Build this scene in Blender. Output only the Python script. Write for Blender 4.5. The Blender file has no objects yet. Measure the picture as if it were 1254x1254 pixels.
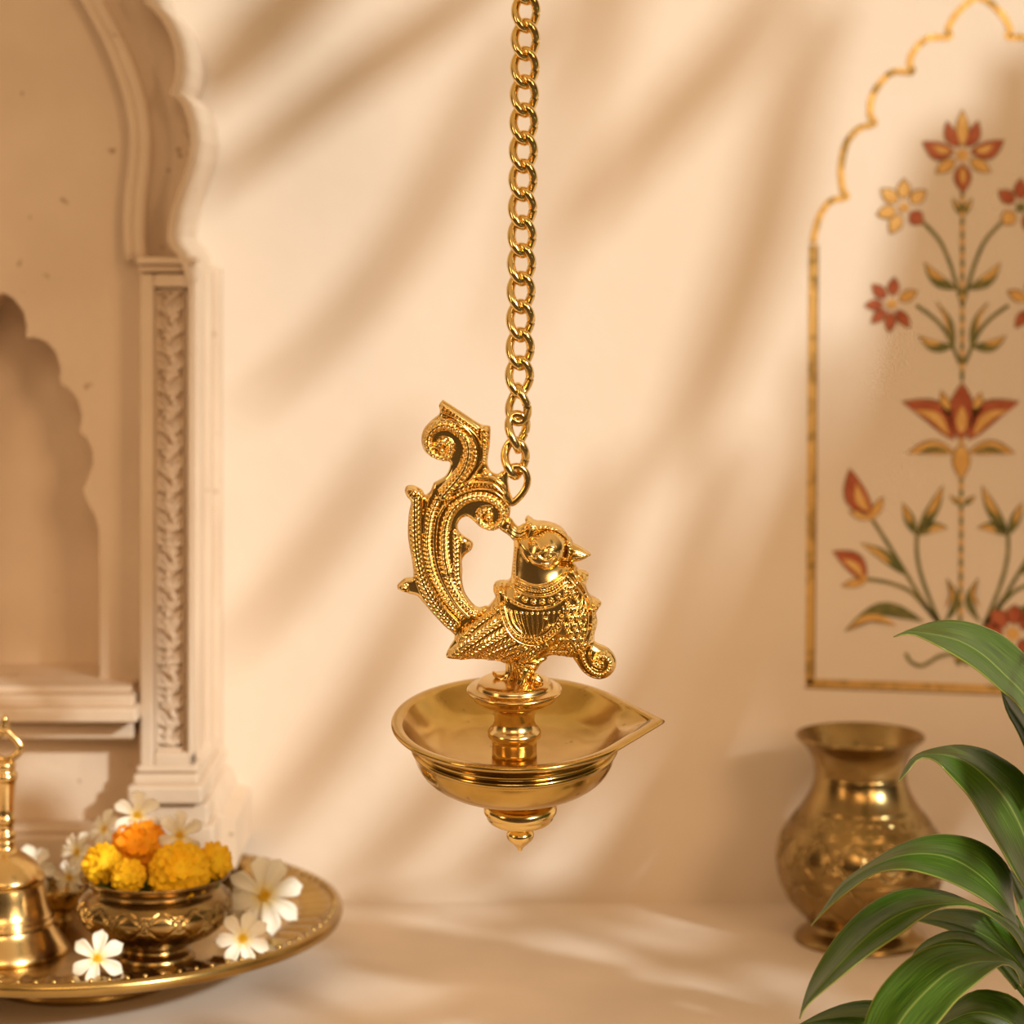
import bpy, bmesh, math, random
import numpy as np
from mathutils import Vector, Matrix

# ------------------------------------------------------------------ frame, camera, light
F, HOR, H, DW = 3200.0, 250.0, 0.534, 2.0      # focal length in px of 1254, horizon row, eye height, wall distance
C = bpy.context.scene.collection
SC = bpy.context.scene

def P(px, py, D):
    return Vector(((px - 627.0) * D / F, D, H - (py - HOR) * D / F))

cam = bpy.data.cameras.new('camera')
camo = bpy.data.objects.new('camera', cam); C.objects.link(camo)
camo.location = (0, 0, H); camo.rotation_euler = (math.pi / 2, 0, 0)
cam.sensor_width = 36; cam.lens = F / 1254 * 36
cam.shift_y = -(627 - HOR) / 1254
cam.dof.use_dof = True; cam.dof.focus_distance = 1.475; cam.dof.aperture_fstop = 6.0
cam.clip_start = 0.05
SC.camera = camo
SC.view_settings.view_transform = 'Standard'; SC.view_settings.look = 'None'
SC.view_settings.gamma = 1; SC.view_settings.use_curve_mapping = False
SC.view_settings.exposure = 0.0

SUN = Vector((0.61, -0.678, 0.407)).normalized()   # towards the sun
sd = bpy.data.lights.new('sun', 'SUN'); sd.energy = 2.65; sd.angle = math.radians(2.3); sd.color = (.95, 1, 1)
so = bpy.data.objects.new('sun', sd); C.objects.link(so); so.location = SUN * 5
so.rotation_euler = SUN.to_track_quat('Z', 'Y').to_euler()

def area(name, loc, target, sx, sy, power, col):
    l = bpy.data.lights.new(name, 'AREA'); l.shape = 'RECTANGLE'; l.size = sx; l.size_y = sy; l.energy = power; l.color = col
    o = bpy.data.objects.new(name, l); C.objects.link(o); o.location = loc
    o.rotation_euler = (Vector(loc) - Vector(target)).to_track_quat('Z', 'Y').to_euler()
    return o
area('right_fill_light', (1.25, -0.30, 1.05), (0, 1.9, .2), .6, .8, 26, (1, .64, .36))  # added soft fill from the front right, no window behind it
area('camera_fill_light', (-.2, -1.8, 2.0), (0, 1.9, .25), 1.5, .9, 20, (1, .64, .36))  # added fill panel behind the camera, for ambient light and brass highlights
area('left_fill_light', (-1.9, 0.2, 0.9), (0, 1.7, .25), .4, 1.2, 8.5, (1, .64, .36))  # added fill from the left to brighten the niche, no doorway there

W = bpy.data.worlds.new('world'); SC.world = W; W.use_nodes = True
nt = W.node_tree; nt.nodes.clear()
wo = nt.nodes.new('ShaderNodeOutputWorld'); bg = nt.nodes.new('ShaderNodeBackground')
tc = nt.nodes.new('ShaderNodeTexCoord'); sx = nt.nodes.new('ShaderNodeSeparateXYZ'); cr = nt.nodes.new('ShaderNodeValToRGB')
nt.links.new(tc.outputs['Generated'], sx.inputs[0]); nt.links.new(sx.outputs['Z'], cr.inputs[0])
mr = nt.nodes.new('ShaderNodeMapRange'); mr.inputs['From Min'].default_value = -1; mr.inputs['From Max'].default_value = 1
nt.links.new(sx.outputs['Z'], mr.inputs['Value']); nt.links.new(mr.outputs[0], cr.inputs[0])
e = cr.color_ramp.elements
e[0].position = 0.0; e[0].color = (.16, .10, .055, 1)
e[1].position = 1.0; e[1].color = (.75, .49, .27, 1)
for p_, c_ in ((.44, (.07, .04, .02, 1)), (.54, (.05, .03, .015, 1)), (.64, (.12, .08, .045, 1)), (.80, (.55, .35, .19, 1))):
    q = e.new(p_); q.color = c_
nt.links.new(cr.outputs[0], bg.inputs[0]); bg.inputs[1].default_value = 1.0
nt.links.new(bg.outputs[0], wo.inputs[0])

# ------------------------------------------------------------------ materials
def newmat(name):
    m = bpy.data.materials.new(name); m.use_nodes = True
    b = m.node_tree.nodes['Principled BSDF']
    return m, m.node_tree, b

def N(nt, kind, **kw):
    n = nt.nodes.new(kind)
    for k, v in kw.items():
        if k in n.inputs: n.inputs[k].default_value = v
        else: setattr(n, k, v)
    return n

def ramp(nt, stops):
    r = nt.nodes.new('ShaderNodeValToRGB'); el = r.color_ramp.elements
    el[0].position, el[0].color = stops[0][0], (*stops[0][1], 1)
    el[1].position, el[1].color = stops[-1][0], (*stops[-1][1], 1)
    for p, c in stops[1:-1]:
        q = el.new(p); q.color = (*c, 1)
    return r

def noise_mat(name, c1, c2, scale=6, rough=.8, bump=.1, bscale=80, bdist=.002, spec=.3, detail=5, third=None, tscale=40, metallic=0, lo=.35, hi=.65):
    m, nt, b = newmat(name)
    t = N(nt, 'ShaderNodeTexCoord'); n = N(nt, 'ShaderNodeTexNoise', Scale=scale, Detail=detail)
    nt.links.new(t.outputs['Object'], n.inputs['Vector'])
    r = ramp(nt, [(lo, c1), (hi, c2)]); nt.links.new(n.outputs['Fac'], r.inputs[0])
    col = r.outputs[0]
    if third:
        n3 = N(nt, 'ShaderNodeTexNoise', Scale=tscale, Detail=3); nt.links.new(t.outputs['Object'], n3.inputs['Vector'])
        r3 = ramp(nt, [(third[1], (0, 0, 0)), (third[1] + .05, (1, 1, 1))]); nt.links.new(n3.outputs['Fac'], r3.inputs[0])
        mx = N(nt, 'ShaderNodeMix', data_type='RGBA'); nt.links.new(r3.outputs[0], mx.inputs[0])
        nt.links.new(col, mx.inputs[6]); mx.inputs[7].default_value = (*third[0], 1); col = mx.outputs[2]
    nt.links.new(col, b.inputs['Base Color'])
    b.inputs['Roughness'].default_value = rough; b.inputs['Specular IOR Level'].default_value = spec
    b.inputs['Metallic'].default_value = metallic
    if bump:
        n2 = N(nt, 'ShaderNodeTexNoise', Scale=bscale, Detail=6); nt.links.new(t.outputs['Object'], n2.inputs['Vector'])
        bp = N(nt, 'ShaderNodeBump', Strength=bump, Distance=bdist); nt.links.new(n2.outputs['Fac'], bp.inputs['Height'])
        nt.links.new(bp.outputs[0], b.inputs['Normal'])
    return m

M = {}
M['plaster'] = noise_mat('plaster', (.74, .63, .50), (.79, .68, .55), 4, .85, .25, 45, .003, .2)
M['stone'] = noise_mat('carved_sandstone', (.67, .53, .385), (.75, .61, .455), 9, .85, .35, 60, .003, .2, third=((.42, .29, .17), .70), tscale=75)
M['marble'] = noise_mat('floor_stone', (.68, .58, .47), (.78, .67, .55), 7, .55, .15, 30, .002, .4)
M['brass'] = noise_mat('polished_brass', (.82, .57, .19), (.92, .66, .26), 40, .18, .05, 160, .0006, .5, metallic=1)
M['brass_bowl'] = noise_mat('worn_brass', (.50, .31, .07), (.64, .42, .12), 30, .17, .10, 120, .0008, .5, metallic=1, third=((.36, .20, .06), .68), tscale=130)
M['brass_pale'] = noise_mat('pale_brass', (.70, .48, .19), (.82, .59, .25), 30, .2, .08, 150, .0006, .5, metallic=1)
M['brass_old'] = noise_mat('aged_brass', (.22, .14, .05), (.40, .27, .10), 26, .22, .12, 70, .0014, .5, metallic=1)
M['brass_tray'] = noise_mat('tray_brass', (.36, .23, .07), (.52, .35, .115), 22, .26, .1, 90, .001, .5, metallic=1)
M['white_petal'] = None
M['marigold_orange'] = noise_mat('orange_petal', (.90, .30, .006), (.95, .42, .012), 60, .6, 0, spec=.2)
M['marigold_yellow'] = noise_mat('yellow_petal', (.90, .50, .008), (.93, .62, .02), 60, .6, 0, spec=.2)
M['pistil'] = noise_mat('yellow_pistil', (.72, .40, .01), (.86, .55, .03), 300, .8, .4, 400, .001, .2)
M['calyx'] = noise_mat('green_calyx', (.10, .16, .03), (.16, .24, .05), 40, .7, 0)
M['stem'] = noise_mat('plant_stem', (.05, .11, .015), (.10, .19, .03), 40, .45, 0)
M['pot'] = noise_mat('terracotta', (.42, .19, .09), (.5, .24, .12), 14, .8, .2, 60)
M['gold_inlay'] = noise_mat('gold_inlay', (.40, .21, .05), (.78, .48, .13), 120, .42, .2, 200, .001, .5, metallic=.45)
M['gold_border'] = noise_mat('gilded_border', (.30, .19, .05), (.72, .44, .13), 75, .40, .4, 130, .002, .5, metallic=.45, lo=.33, hi=.52)
M['amber'] = noise_mat('amber_inlay', (.66, .36, .09), (.78, .48, .16), 80, .6, 0)
M['red'] = noise_mat('red_inlay', (.36, .075, .03), (.47, .13, .055), 90, .6, 0)
M['green'] = noise_mat('green_inlay', (.10, .115, .03), (.24, .20, .06), 90, .6, 0)
M['dark_line'] = noise_mat('inlay_outline', (.22, .13, .05), (.36, .22, .09), 90, .7, 0)

def petal_mat():
    m, nt, b = newmat('white_petal')
    t = N(nt, 'ShaderNodeTexCoord'); l = N(nt, 'ShaderNodeVectorMath', operation='LENGTH')
    nt.links.new(t.outputs['Object'], l.inputs[0])
    r = ramp(nt, [(.12, (.86, .55, .06)), (.26, (.88, .78, .45)), (.45, (.88, .84, .70))])
    nt.links.new(l.outputs['Value'], r.inputs[0]); nt.links.new(r.outputs[0], b.inputs['Base Color'])
    b.inputs['Roughness'].default_value = .55; b.inputs['Specular IOR Level'].default_value = .25
    b.inputs['Subsurface Weight'].default_value = .15; b.inputs['Subsurface Radius'].default_value = (.01, .008, .004); b.inputs['Subsurface Scale'].default_value = .3
    return m
M['white_petal'] = petal_mat()

def leaf_mat(name, dark, mid, light, tr=.24):
    m, nt, b = newmat(name)
    uv = N(nt, 'ShaderNodeUVMap'); s = N(nt, 'ShaderNodeSeparateXYZ'); nt.links.new(uv.outputs[0], s.inputs[0])
    a = N(nt, 'ShaderNodeMath', operation='ABSOLUTE'); nt.links.new(s.outputs['X'], a.inputs[0])
    # veins that run along the blade
    mp = N(nt, 'ShaderNodeMapping'); mp.inputs['Scale'].default_value = (17, 1.2, 1); nt.links.new(uv.outputs[0], mp.inputs[0])
    n = N(nt, 'ShaderNodeTexNoise', Scale=1.6, Detail=3); nt.links.new(mp.outputs[0], n.inputs['Vector'])
    r = ramp(nt, [(.32, dark), (.52, mid), (.72, light)]); nt.links.new(n.outputs['Fac'], r.inputs[0])
    rib = ramp(nt, [(0.0, (1, 1, 1)), (.016, (1, 1, 1)), (.035, (0, 0, 0))]); nt.links.new(a.outputs[0], rib.inputs[0])
    mx = N(nt, 'ShaderNodeMix', data_type='RGBA'); nt.links.new(rib.outputs[0], mx.inputs[0]); nt.links.new(r.outputs[0], mx.inputs[6])
    mx.inputs[7].default_value = (.22, .30, .06, 1)
    ed = ramp(nt, [(.955, (0, 0, 0)), (.985, (1, 1, 1))]); nt.links.new(a.outputs[0], ed.inputs[0])
    mx2 = N(nt, 'ShaderNodeMix', data_type='RGBA'); nt.links.new(ed.outputs[0], mx2.inputs[0]); nt.links.new(mx.outputs[2], mx2.inputs[6])
    mx2.inputs[7].default_value = (.34, .36, .07, 1)
    nt.links.new(mx2.outputs[2], b.inputs['Base Color'])
    b.inputs['Roughness'].default_value = .33; b.inputs['Specular IOR Level'].default_value = .5
    bp = N(nt, 'ShaderNodeBump', Strength=.25, Distance=.001); nt.links.new(n.outputs['Fac'], bp.inputs['Height']); nt.links.new(bp.outputs[0], b.inputs['Normal'])
    tl = N(nt, 'ShaderNodeBsdfTranslucent'); tl.inputs[0].default_value = (mid[0] * 2.2, mid[1] * 2.2, mid[2], 1)
    ms = N(nt, 'ShaderNodeMixShader'); ms.inputs[0].default_value = tr
    out = nt.nodes['Material Output']
    nt.links.new(b.outputs[0], ms.inputs[1]); nt.links.new(tl.outputs[0], ms.inputs[2]); nt.links.new(ms.outputs[0], out.inputs[0])
    return m
M['leaf'] = leaf_mat('glossy_green_leaf', (.034, .080, .006), (.066, .140, .010), (.115, .215, .020))
M['frond'] = leaf_mat('palm_leaf', (.05, .10, .015), (.08, .15, .02), (.1, .2, .03), .08)

# ------------------------------------------------------------------ builders
WL = {}     # world location of every parent

def wloc(o): return WL.get(o.name, Vector((0, 0, 0))) if o else Vector((0, 0, 0))

def obj(name, verts, faces, mat, parent=None, smooth=True, world=True, uv=None):
    me = bpy.data.meshes.new(name)
    v = np.asarray(verts, dtype=np.float64)
    if parent is not None and world: v = v - np.array(wloc(parent))
    if isinstance(faces, np.ndarray) and faces.ndim == 2:
        nf, k = faces.shape
        me.vertices.add(len(v)); me.vertices.foreach_set('co', v.astype(np.float32).ravel())
        me.loops.add(nf * k); me.loops.foreach_set('vertex_index', faces.astype(np.int32).ravel())
        me.polygons.add(nf); me.polygons.foreach_set('loop_start', np.arange(0, nf * k, k, dtype=np.int32))
        me.update(calc_edges=True)
    else:
        me.from_pydata([tuple(x) for x in v], [], [tuple(f) for f in faces]); me.update()
    me.validate()
    if smooth: me.polygons.foreach_set('use_smooth', np.ones(len(me.polygons), dtype=bool))
    if uv is not None:
        ul = me.uv_layers.new(name='UVMap'); uvv = np.asarray(uv)
        vi = np.zeros(len(me.loops), dtype=np.int32); me.loops.foreach_get('vertex_index', vi)
        ul.data.foreach_set('uv', uvv[vi].astype(np.float32).ravel())
    me.materials.append(mat)
    o = bpy.data.objects.new(name, me); C.objects.link(o)
    if parent is not None:
        o.parent = parent; WL[o.name] = wloc(parent)
    return o

def tag(o, label, cat, group=None):
    o['label'] = label; o['category'] = cat
    if group: o['group'] = group
    return o

def thing(name, label, cat, loc=(0, 0, 0), group=None):
    o = bpy.data.objects.new(name, None); C.objects.link(o); o.location = loc; o.empty_display_size = .01
    WL[o.name] = Vector(loc)
    return tag(o, label, cat, group)

def struct(o):
    o['kind'] = 'structure'; return o

def smooth_poly(pts, closed=True, sub=5):
    p = np.asarray(pts, float); n = len(p); out = []
    rng = range(n) if closed else range(n - 1)
    for i in rng:
        if closed: a, b, c, d = p[(i - 1) % n], p[i], p[(i + 1) % n], p[(i + 2) % n]
        else: a, b, c, d = p[max(i - 1, 0)], p[i], p[i + 1], p[min(i + 2, n - 1)]
        if np.allclose(b, c): continue
        for k in range(sub):
            t = k / sub
            out.append(.5 * ((2 * b) + (-a + c) * t + (2 * a - 5 * b + 4 * c - d) * t * t + (-a + 3 * b - 3 * c + d) * t ** 3))
    if not closed: out.append(p[-1])
    return np.array(out)

def resample(pts, n, sub=6):
    q = smooth_poly(pts, False, sub); d = np.r_[0, np.cumsum(np.linalg.norm(np.diff(q, axis=0), axis=1))]
    t = np.linspace(0, d[-1], n)
    return np.stack([np.interp(t, d, q[:, k]) for k in range(q.shape[1])], 1)

def lathe_data(profile, n=64, fn=None):
    """profile: (r, z) bottom to top or along the surface; fn(r, z, th) -> r, z"""
    v, f = [], []
    m = len(profile)
    for j, (r, z) in enumerate(profile):
        for i in range(n):
            th = 2 * math.pi * i / n
            rr, zz = (r, z) if fn is None else fn(r, z, th, j)
            v.append((rr * math.cos(th), rr * math.sin(th), zz))
    for j in range(m - 1):
        for i in range(n):
            f.append((j * n + i, j * n + (i + 1) % n, (j + 1) * n + (i + 1) % n, (j + 1) * n + i))
    return v, f

def dense(profile, k=4, step=None):
    p = np.asarray(profile, float)
    q = [p[0]]
    for a, b in zip(p[:-1], p[1:]):
        kk = k if step is None else max(1, int(np.linalg.norm(b - a) / step))
        for i in range(1, kk + 1): q.append(a + (b - a) * i / kk)
    return np.array(q)

def tube_data(path, rad, n=10, closed=False, flat=1.0):
    p = [Vector(x) for x in path]; m = len(p)
    r = rad if hasattr(rad, '__len__') else [rad] * m
    T = []
    for i in range(m):
        a, b = (p[(i - 1) % m], p[(i + 1) % m]) if closed else (p[max(i - 1, 0)], p[min(i + 1, m - 1)])
        T.append((b - a).normalized())
    nrm = Vector((0, -1, 0)) if abs(T[0].y) < .9 else Vector((1, 0, 0))
    nrm = (nrm - T[0] * nrm.dot(T[0])).normalized()
    v, f = [], []
    for i in range(m):
        nrm = (nrm - T[i] * nrm.dot(T[i])).normalized(); bi = T[i].cross(nrm)
        for k in range(n):
            a = 2 * math.pi * k / n
            v.append(p[i] + (nrm * math.cos(a) * flat + bi * math.sin(a)) * r[i])
    for i in range(m if closed else m - 1):
        j = (i + 1) % m
        for k in range(n):
            f.append((i * n + k, i * n + (k + 1) % n, j * n + (k + 1) % n, j * n + k))
    if not closed:
        f.append(tuple(range(n))[::-1]); f.append(tuple((m - 1) * n + k for k in range(n)))
    return v, f

class MB:
    def __init__(s): s.v, s.f = [], []
    def add(s, v, f):
        b = len(s.v); s.v += [tuple(x) for x in v]; s.f += [tuple(i + b for i in q) for q in f]; return s
    def box(s, a, b):
        x0, y0, z0 = a; x1, y1, z1 = b
        v = [(x0, y0, z0), (x1, y0, z0), (x1, y1, z0), (x0, y1, z0), (x0, y0, z1), (x1, y0, z1), (x1, y1, z1), (x0, y1, z1)]
        return s.add(v, [(0, 3, 2, 1), (4, 5, 6, 7), (0, 1, 5, 4), (1, 2, 6, 5), (2, 3, 7, 6), (3, 0, 4, 7)])
    def build(s, name, mat, parent=None, smooth=True, uv=None): return obj(name, s.v, s.f, mat, parent, smooth, uv=uv)

def bevel(o, w, seg=2, ang=40):
    m = o.modifiers.new('bevel', 'BEVEL'); m.width = w; m.segments = seg; m.limit_method = 'ANGLE'; m.angle_limit = math.radians(ang)
    o.data.polygons.foreach_set('use_smooth', np.zeros(len(o.data.polygons), dtype=bool))
    return o

def prism(name, outline, D0, D1, mat, parent, holes=(), bev=0, at=None):
    """outline in px seen at distance D0, pushed straight back to D1"""
    bm = bmesh.new(); edges = []
    for loop in (outline, *holes):
        vs = [bm.verts.new(P(x, y, D0)) for x, y in loop]
        for i in range(len(vs)): edges.append(bm.edges.new((vs[i], vs[(i + 1) % len(vs)])))
    bmesh.ops.triangle_fill(bm, use_beauty=True, use_dissolve=False, edges=edges)
    bmesh.ops.recalc_face_normals(bm, faces=bm.faces)
    r = bmesh.ops.extrude_face_region(bm, geom=list(bm.faces))
    nv = [g for g in r['geom'] if isinstance(g, bmesh.types.BMVert)]
    for v in nv: v.co.y = D1
    bmesh.ops.recalc_face_normals(bm, faces=bm.faces)
    me = bpy.data.meshes.new(name); off = wloc(parent)
    for v in bm.verts: v.co -= off
    bm.to_mesh(me); bm.free(); me.materials.append(mat)
    o = bpy.data.objects.new(name, me); C.objects.link(o)
    if parent: o.parent = parent; WL[o.name] = off
    if bev: bevel(o, bev)
    return o

# ---------------- relief castings: outline swollen to a rounded body, with chased ornament, both sides
def seg_dist(X, Y, poly, closed):
    best = np.full(X.shape, 1e9); bx = np.zeros(X.shape); by = np.zeros(X.shape); S = np.zeros(X.shape); side = np.zeros(X.shape)
    n = len(poly); s0 = 0.0
    for i in range(n if closed else n - 1):
        ax, ay = poly[i]; cx, cy = poly[(i + 1) % n]
        dx, dy = cx - ax, cy - ay; L2 = dx * dx + dy * dy
        if L2 < 1e-9: continue
        t = np.clip(((X - ax) * dx + (Y - ay) * dy) / L2, 0, 1)
        qx, qy = ax + t * dx, ay + t * dy
        d = (X - qx) ** 2 + (Y - qy) ** 2
        m = d < best
        best[m] = d[m]; bx[m] = qx[m]; by[m] = qy[m]
        L = math.sqrt(L2)
        S[m] = s0 + t[m] * L; side[m] = (dx * (Y - ay) - dy * (X - ax))[m] / L
        s0 += L
    return np.sqrt(best), bx, by, S, side

def inside_poly(X, Y, poly):
    ins = np.zeros(X.shape, bool); n = len(poly)
    for i in range(n):
        x0, y0 = poly[i]; x1, y1 = poly[(i + 1) % n]
        if y0 == y1: continue
        c = ((y0 > Y) != (y1 > Y)) & (X < (x1 - x0) * (Y - y0) / (y1 - y0) + x0)
        ins ^= c
    return ins

def relief_field(X, Y, strokes):
    h = np.zeros(X.shape)
    for st in strokes:
        kind = st[0]
        if kind == 'dome':
            _, cx, cy, r, hh = st
            d2 = ((X - cx) ** 2 + (Y - cy) ** 2) / r ** 2
            h = np.where(d2 < 1, np.maximum(h, hh * np.sqrt(np.clip(1 - d2, 0, 1))), h); continue
        if kind == 'beads':
            _, pl, sp, r, hh = st
            q = smooth_poly(pl, False, 6); L = np.linalg.norm(np.diff(q, axis=0), axis=1).sum()
            for cx, cy in resample(pl, max(2, int(L / sp) + 1)):
                x0, x1 = np.searchsorted(X[0], [cx - r, cx + r]); y0, y1 = np.searchsorted(Y[:, 0], [cy - r, cy + r])
                if x1 <= x0 or y1 <= y0: continue
                xs, ys = X[y0:y1, x0:x1], Y[y0:y1, x0:x1]
                d2 = ((xs - cx) ** 2 + (ys - cy) ** 2) / r ** 2
                h[y0:y1, x0:x1] = np.maximum(h[y0:y1, x0:x1], hh * np.sqrt(np.clip(1 - d2, 0, 1)) * (d2 < 1))
            continue
        # ('ridge'|'groove', pts, half width, height, [period, depth, slant], taper)
        pl, hw, hh = st[1], st[2], st[3]; hatch = st[4] if len(st) > 4 else None; tp = st[5] if len(st) > 5 else None
        q = smooth_poly(pl, False, 5)
        x0, x1 = np.searchsorted(X[0], [q[:, 0].min() - hw, q[:, 0].max() + hw]); y0, y1 = np.searchsorted(Y[:, 0], [q[:, 1].min() - hw, q[:, 1].max() + hw])
        if x1 <= x0 or y1 <= y0: continue
        xs, ys = X[y0:y1, x0:x1], Y[y0:y1, x0:x1]
        d, _, _, S, side = seg_dist(xs, ys, q, False)
        w = hw
        if tp: w = hw * (tp[0] + (tp[1] - tp[0]) * S / max(S.max(), 1e-6))
        u = d / w; prof = np.sqrt(np.clip(1 - u * u, 0, 1)) * (u < 1)
        sub = h[y0:y1, x0:x1]
        if kind == 'groove': sub = sub - hh * prof
        elif kind == 'add': sub = sub + hh * prof
        else:
            r = hh * prof
            if hatch:
                per, dep, sl = hatch
                wv = np.sin(2 * math.pi * (S + sl * np.abs(side)) / per)
                band = np.clip((.88 - u) / .15, 0, 1) * np.clip((u - .12) / .1, 0, 1)
                r = r + dep * wv * band
                r = np.where(u < 1, r, 0)
            sub = np.where(u < 1, np.maximum(sub, r), sub)
        h[y0:y1, x0:x1] = sub
    return h

def boxblur(a, w, k):
    for _ in range(k):
        num = np.zeros_like(a); den = np.zeros_like(a)
        ap, wp = np.pad(a * w, 1), np.pad(w, 1)
        for dy in (0, 1, 2):
            for dx in (0, 1, 2):
                num += ap[dy:dy + a.shape[0], dx:dx + a.shape[1]]; den += wp[dy:dy + a.shape[0], dx:dx + a.shape[1]]
        a = np.where(w > 0, num / np.maximum(den, 1e-6), a)
    return a

def casting(name, outline, T, R, strokes, mat, parent, mapper, cell=.62, blur=6, yoff=0.0, sub=5, back=True, edge=2.5, tfun=None, amp=1.0):
    pl = smooth_poly(outline, True, sub)
    x0, y0 = pl.min(0) - 2 * cell; x1, y1 = pl.max(0) + 2 * cell
    xs = np.arange(x0, x1, cell); ys = np.arange(y0, y1, cell)
    X, Y = np.meshgrid(xs, ys)
    ins = inside_poly(X, Y, pl)
    d, bx, by, _, _ = seg_dist(X, Y, pl, True)
    t = np.where(ins, d, 0)
    u = np.clip(t / R, 0, 1)
    depth = T * np.sqrt(np.clip(1 - (1 - u) ** 2, 0, 1))
    depth = boxblur(depth, ins.astype(float), blur)
    depth = np.where(ins, depth * np.clip(t / (1.2 * cell), 0, 1) ** .5, 0)
    if tfun is not None: depth = depth * tfun(X, Y)
    h = amp * relief_field(X, Y, strokes) * np.clip(t / edge, 0, 1) if strokes else 0
    front = depth + h
    ny, nx = X.shape
    use = ins[:-1, :-1] | ins[1:, :-1] | ins[:-1, 1:] | ins[1:, 1:]
    VX, VY = np.where(ins, X, bx), np.where(ins, Y, by)
    idx = np.arange(ny * nx).reshape(ny, nx)
    quad = np.stack([idx[:-1, :-1], idx[1:, :-1], idx[1:, 1:], idx[:-1, 1:]], -1)[use]
    ff = np.where(ins, front, 0).ravel(); fx, fy = VX.ravel(), VY.ravel()
    used = np.unique(quad); remap = -np.ones(ny * nx, int); remap[used] = np.arange(len(used))
    V = mapper(fx[used], fy[used], yoff - ff[used]); Fc = remap[quad]
    if back:
        insr = ins.ravel()[used]; bidx = np.where(insr)[0]
        m2 = np.arange(len(used)); m2[bidx] = len(used) + np.arange(len(bidx))
        V2 = mapper(fx[used][bidx], fy[used][bidx], yoff + ff[used][bidx])
        V = np.vstack([V, V2]); Fc = np.vstack([Fc, m2[Fc][:, ::-1]])
    return obj(name, V, Fc, mat, parent)

# ------------------------------------------------------------------ the setting
b = MB(); b.box((-1.6, DW, -.02), (1.6, DW + .1, 1.7)); o = struct(b.build('wall_back', M['plaster'], smooth=False))
b = MB(); b.box((-1.6, 1.27, -.04), (1.6, DW + .1, 0)); o = struct(b.build('floor', M['marble'], smooth=False))

# ------------------------------------------------------------------ carved stone niche
ZB = .052                                          # its underside hangs just above the floor
niche = thing('carved_niche', 'pale carved sandstone wall niche with cusped arch, scalloped edge and flower-carved pilaster', 'niche', P(90, 600, 1.9))
Df = 1.893
def yb(D): return HOR + (H - ZB) * F / D            # px row of the underside at distance D
scal = [(-420, -190), (150, -190), (150, -60), (172, -38), (182, -12), (186, 2), (196, 11), (206, 22), (215, 38), (222, 60), (224, 82), (221, 100), (215, 114),
        (224, 118), (232, 128), (239, 148), (242, 172), (238, 198), (229, 224), (219, 252), (214, 276), (213, 292), (217, 302), (223, 308), (229, 318), (234, 332), (236, 346)]
edge_line = scal + [(236, 936), (244, 942), (246, 950), (240, 956), (250, 966), (252, 976), (246, 982), (258, 992), (264, 1004), (264, 1012), (283, 1018), (283, yb(1.86))]
def to(D0, D1, pts): return [(627 + (x - 627) * D0 / D1, HOR + (y - HOR) * D0 / D1) for x, y in pts]
hole = [(-8, 360), (6, 368), (18, 384), (22, 402), (21, 417), (32, 416), (46, 421), (58, 434), (64, 454), (64, 474), (75, 480), (86, 494), (91, 514), (88, 534), (97, 542), (104, 557), (105, 573),
        (99, 590), (92, 606), (97, 620), (107, 638), (112, 656), (113, 841)]
holeL = [(-16 - x, y) for x, y in hole[::-1]]
hole_l = to(1.86, Df, hole + holeL[:-1])
slab = to(1.86, Df, [(x, y) for x, y in edge_line] + [(-420, yb(1.86))])
prism('stone_slab', slab, Df, DW, M['stone'], niche, holes=[hole_l], bev=.002)
mb = MB(); a, c = P(-200, 330, 1.955), P(150, 860, 1.955); mb.box((a.x, 1.955, c.z), (c.x, 1.99, a.z)); mb.build('niche_back', M['stone'], niche, False)
# scalloped rim standing proud of the field
rim_in = [(x - 9, y + 2) for x, y in scal[2:]]
prism('scalloped_rim', scal[2:] + rim_in[::-1], 1.858, Df + .004, M['stone'], niche, bev=.0015)
# twin arch moulding
mould = [(20, -150), (62, -75), (100, -22), (120, 12), (140, 50), (157, 92), (168, 130), (173, 168), (171, 205), (167, 240), (165, 280), (167, 318)]
mo = MB()
for off, r in ((-8, 7), (5, 8.5)):
    q = resample(mould, 40); pts = [P(x + off, y, 1.882) for x, y in q]
    v, f = tube_data(pts, r * 1.88 / F, 12); mo.add(v, f)
mo.build('arch_molding', M['stone'], niche)
# pilaster
Dp = 1.876
pil = MB()
def pbox(m, x0, y0, x1, y1, D0, D1):
    a, c = P(x0, y0, D0), P(x1, y1, D0); m.box((a.x, D0, c.z), (c.x, D1, a.z))
pbox(pil, 171, 322, 236, 940, Dp, Df + .004)
pilo = bevel(pil.build('pilaster', M['stone'], niche, False), .0015)
fr = MB()
for q in ((171, 336, 188, 940), (229, 345, 236, 940), (188, 336, 236, 352), (188, 922, 236, 940)): pbox(fr, *q, 1.861, Dp + .003)
bevel(fr.build('panel_frame', M['stone'], pilo, False), .003, 3)
fi = MB()
for q in ((190, 354, 193.5, 920), (224.5, 354, 228, 920), (190, 354, 228, 358), (190, 916, 228, 920)): pbox(fi, *q, 1.868, Dp + .003)
bevel(fi.build('inner_bead', M['stone'], pilo, False), .0015, 2)
cap = MB()
for q in ((166, 315, 238, 324, 1.858, Df), (169, 324, 236, 334, 1.864, Df)): pbox(cap, *q)
bevel(cap.build('capital', M['stone'], pilo, False), .003, 3)
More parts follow.
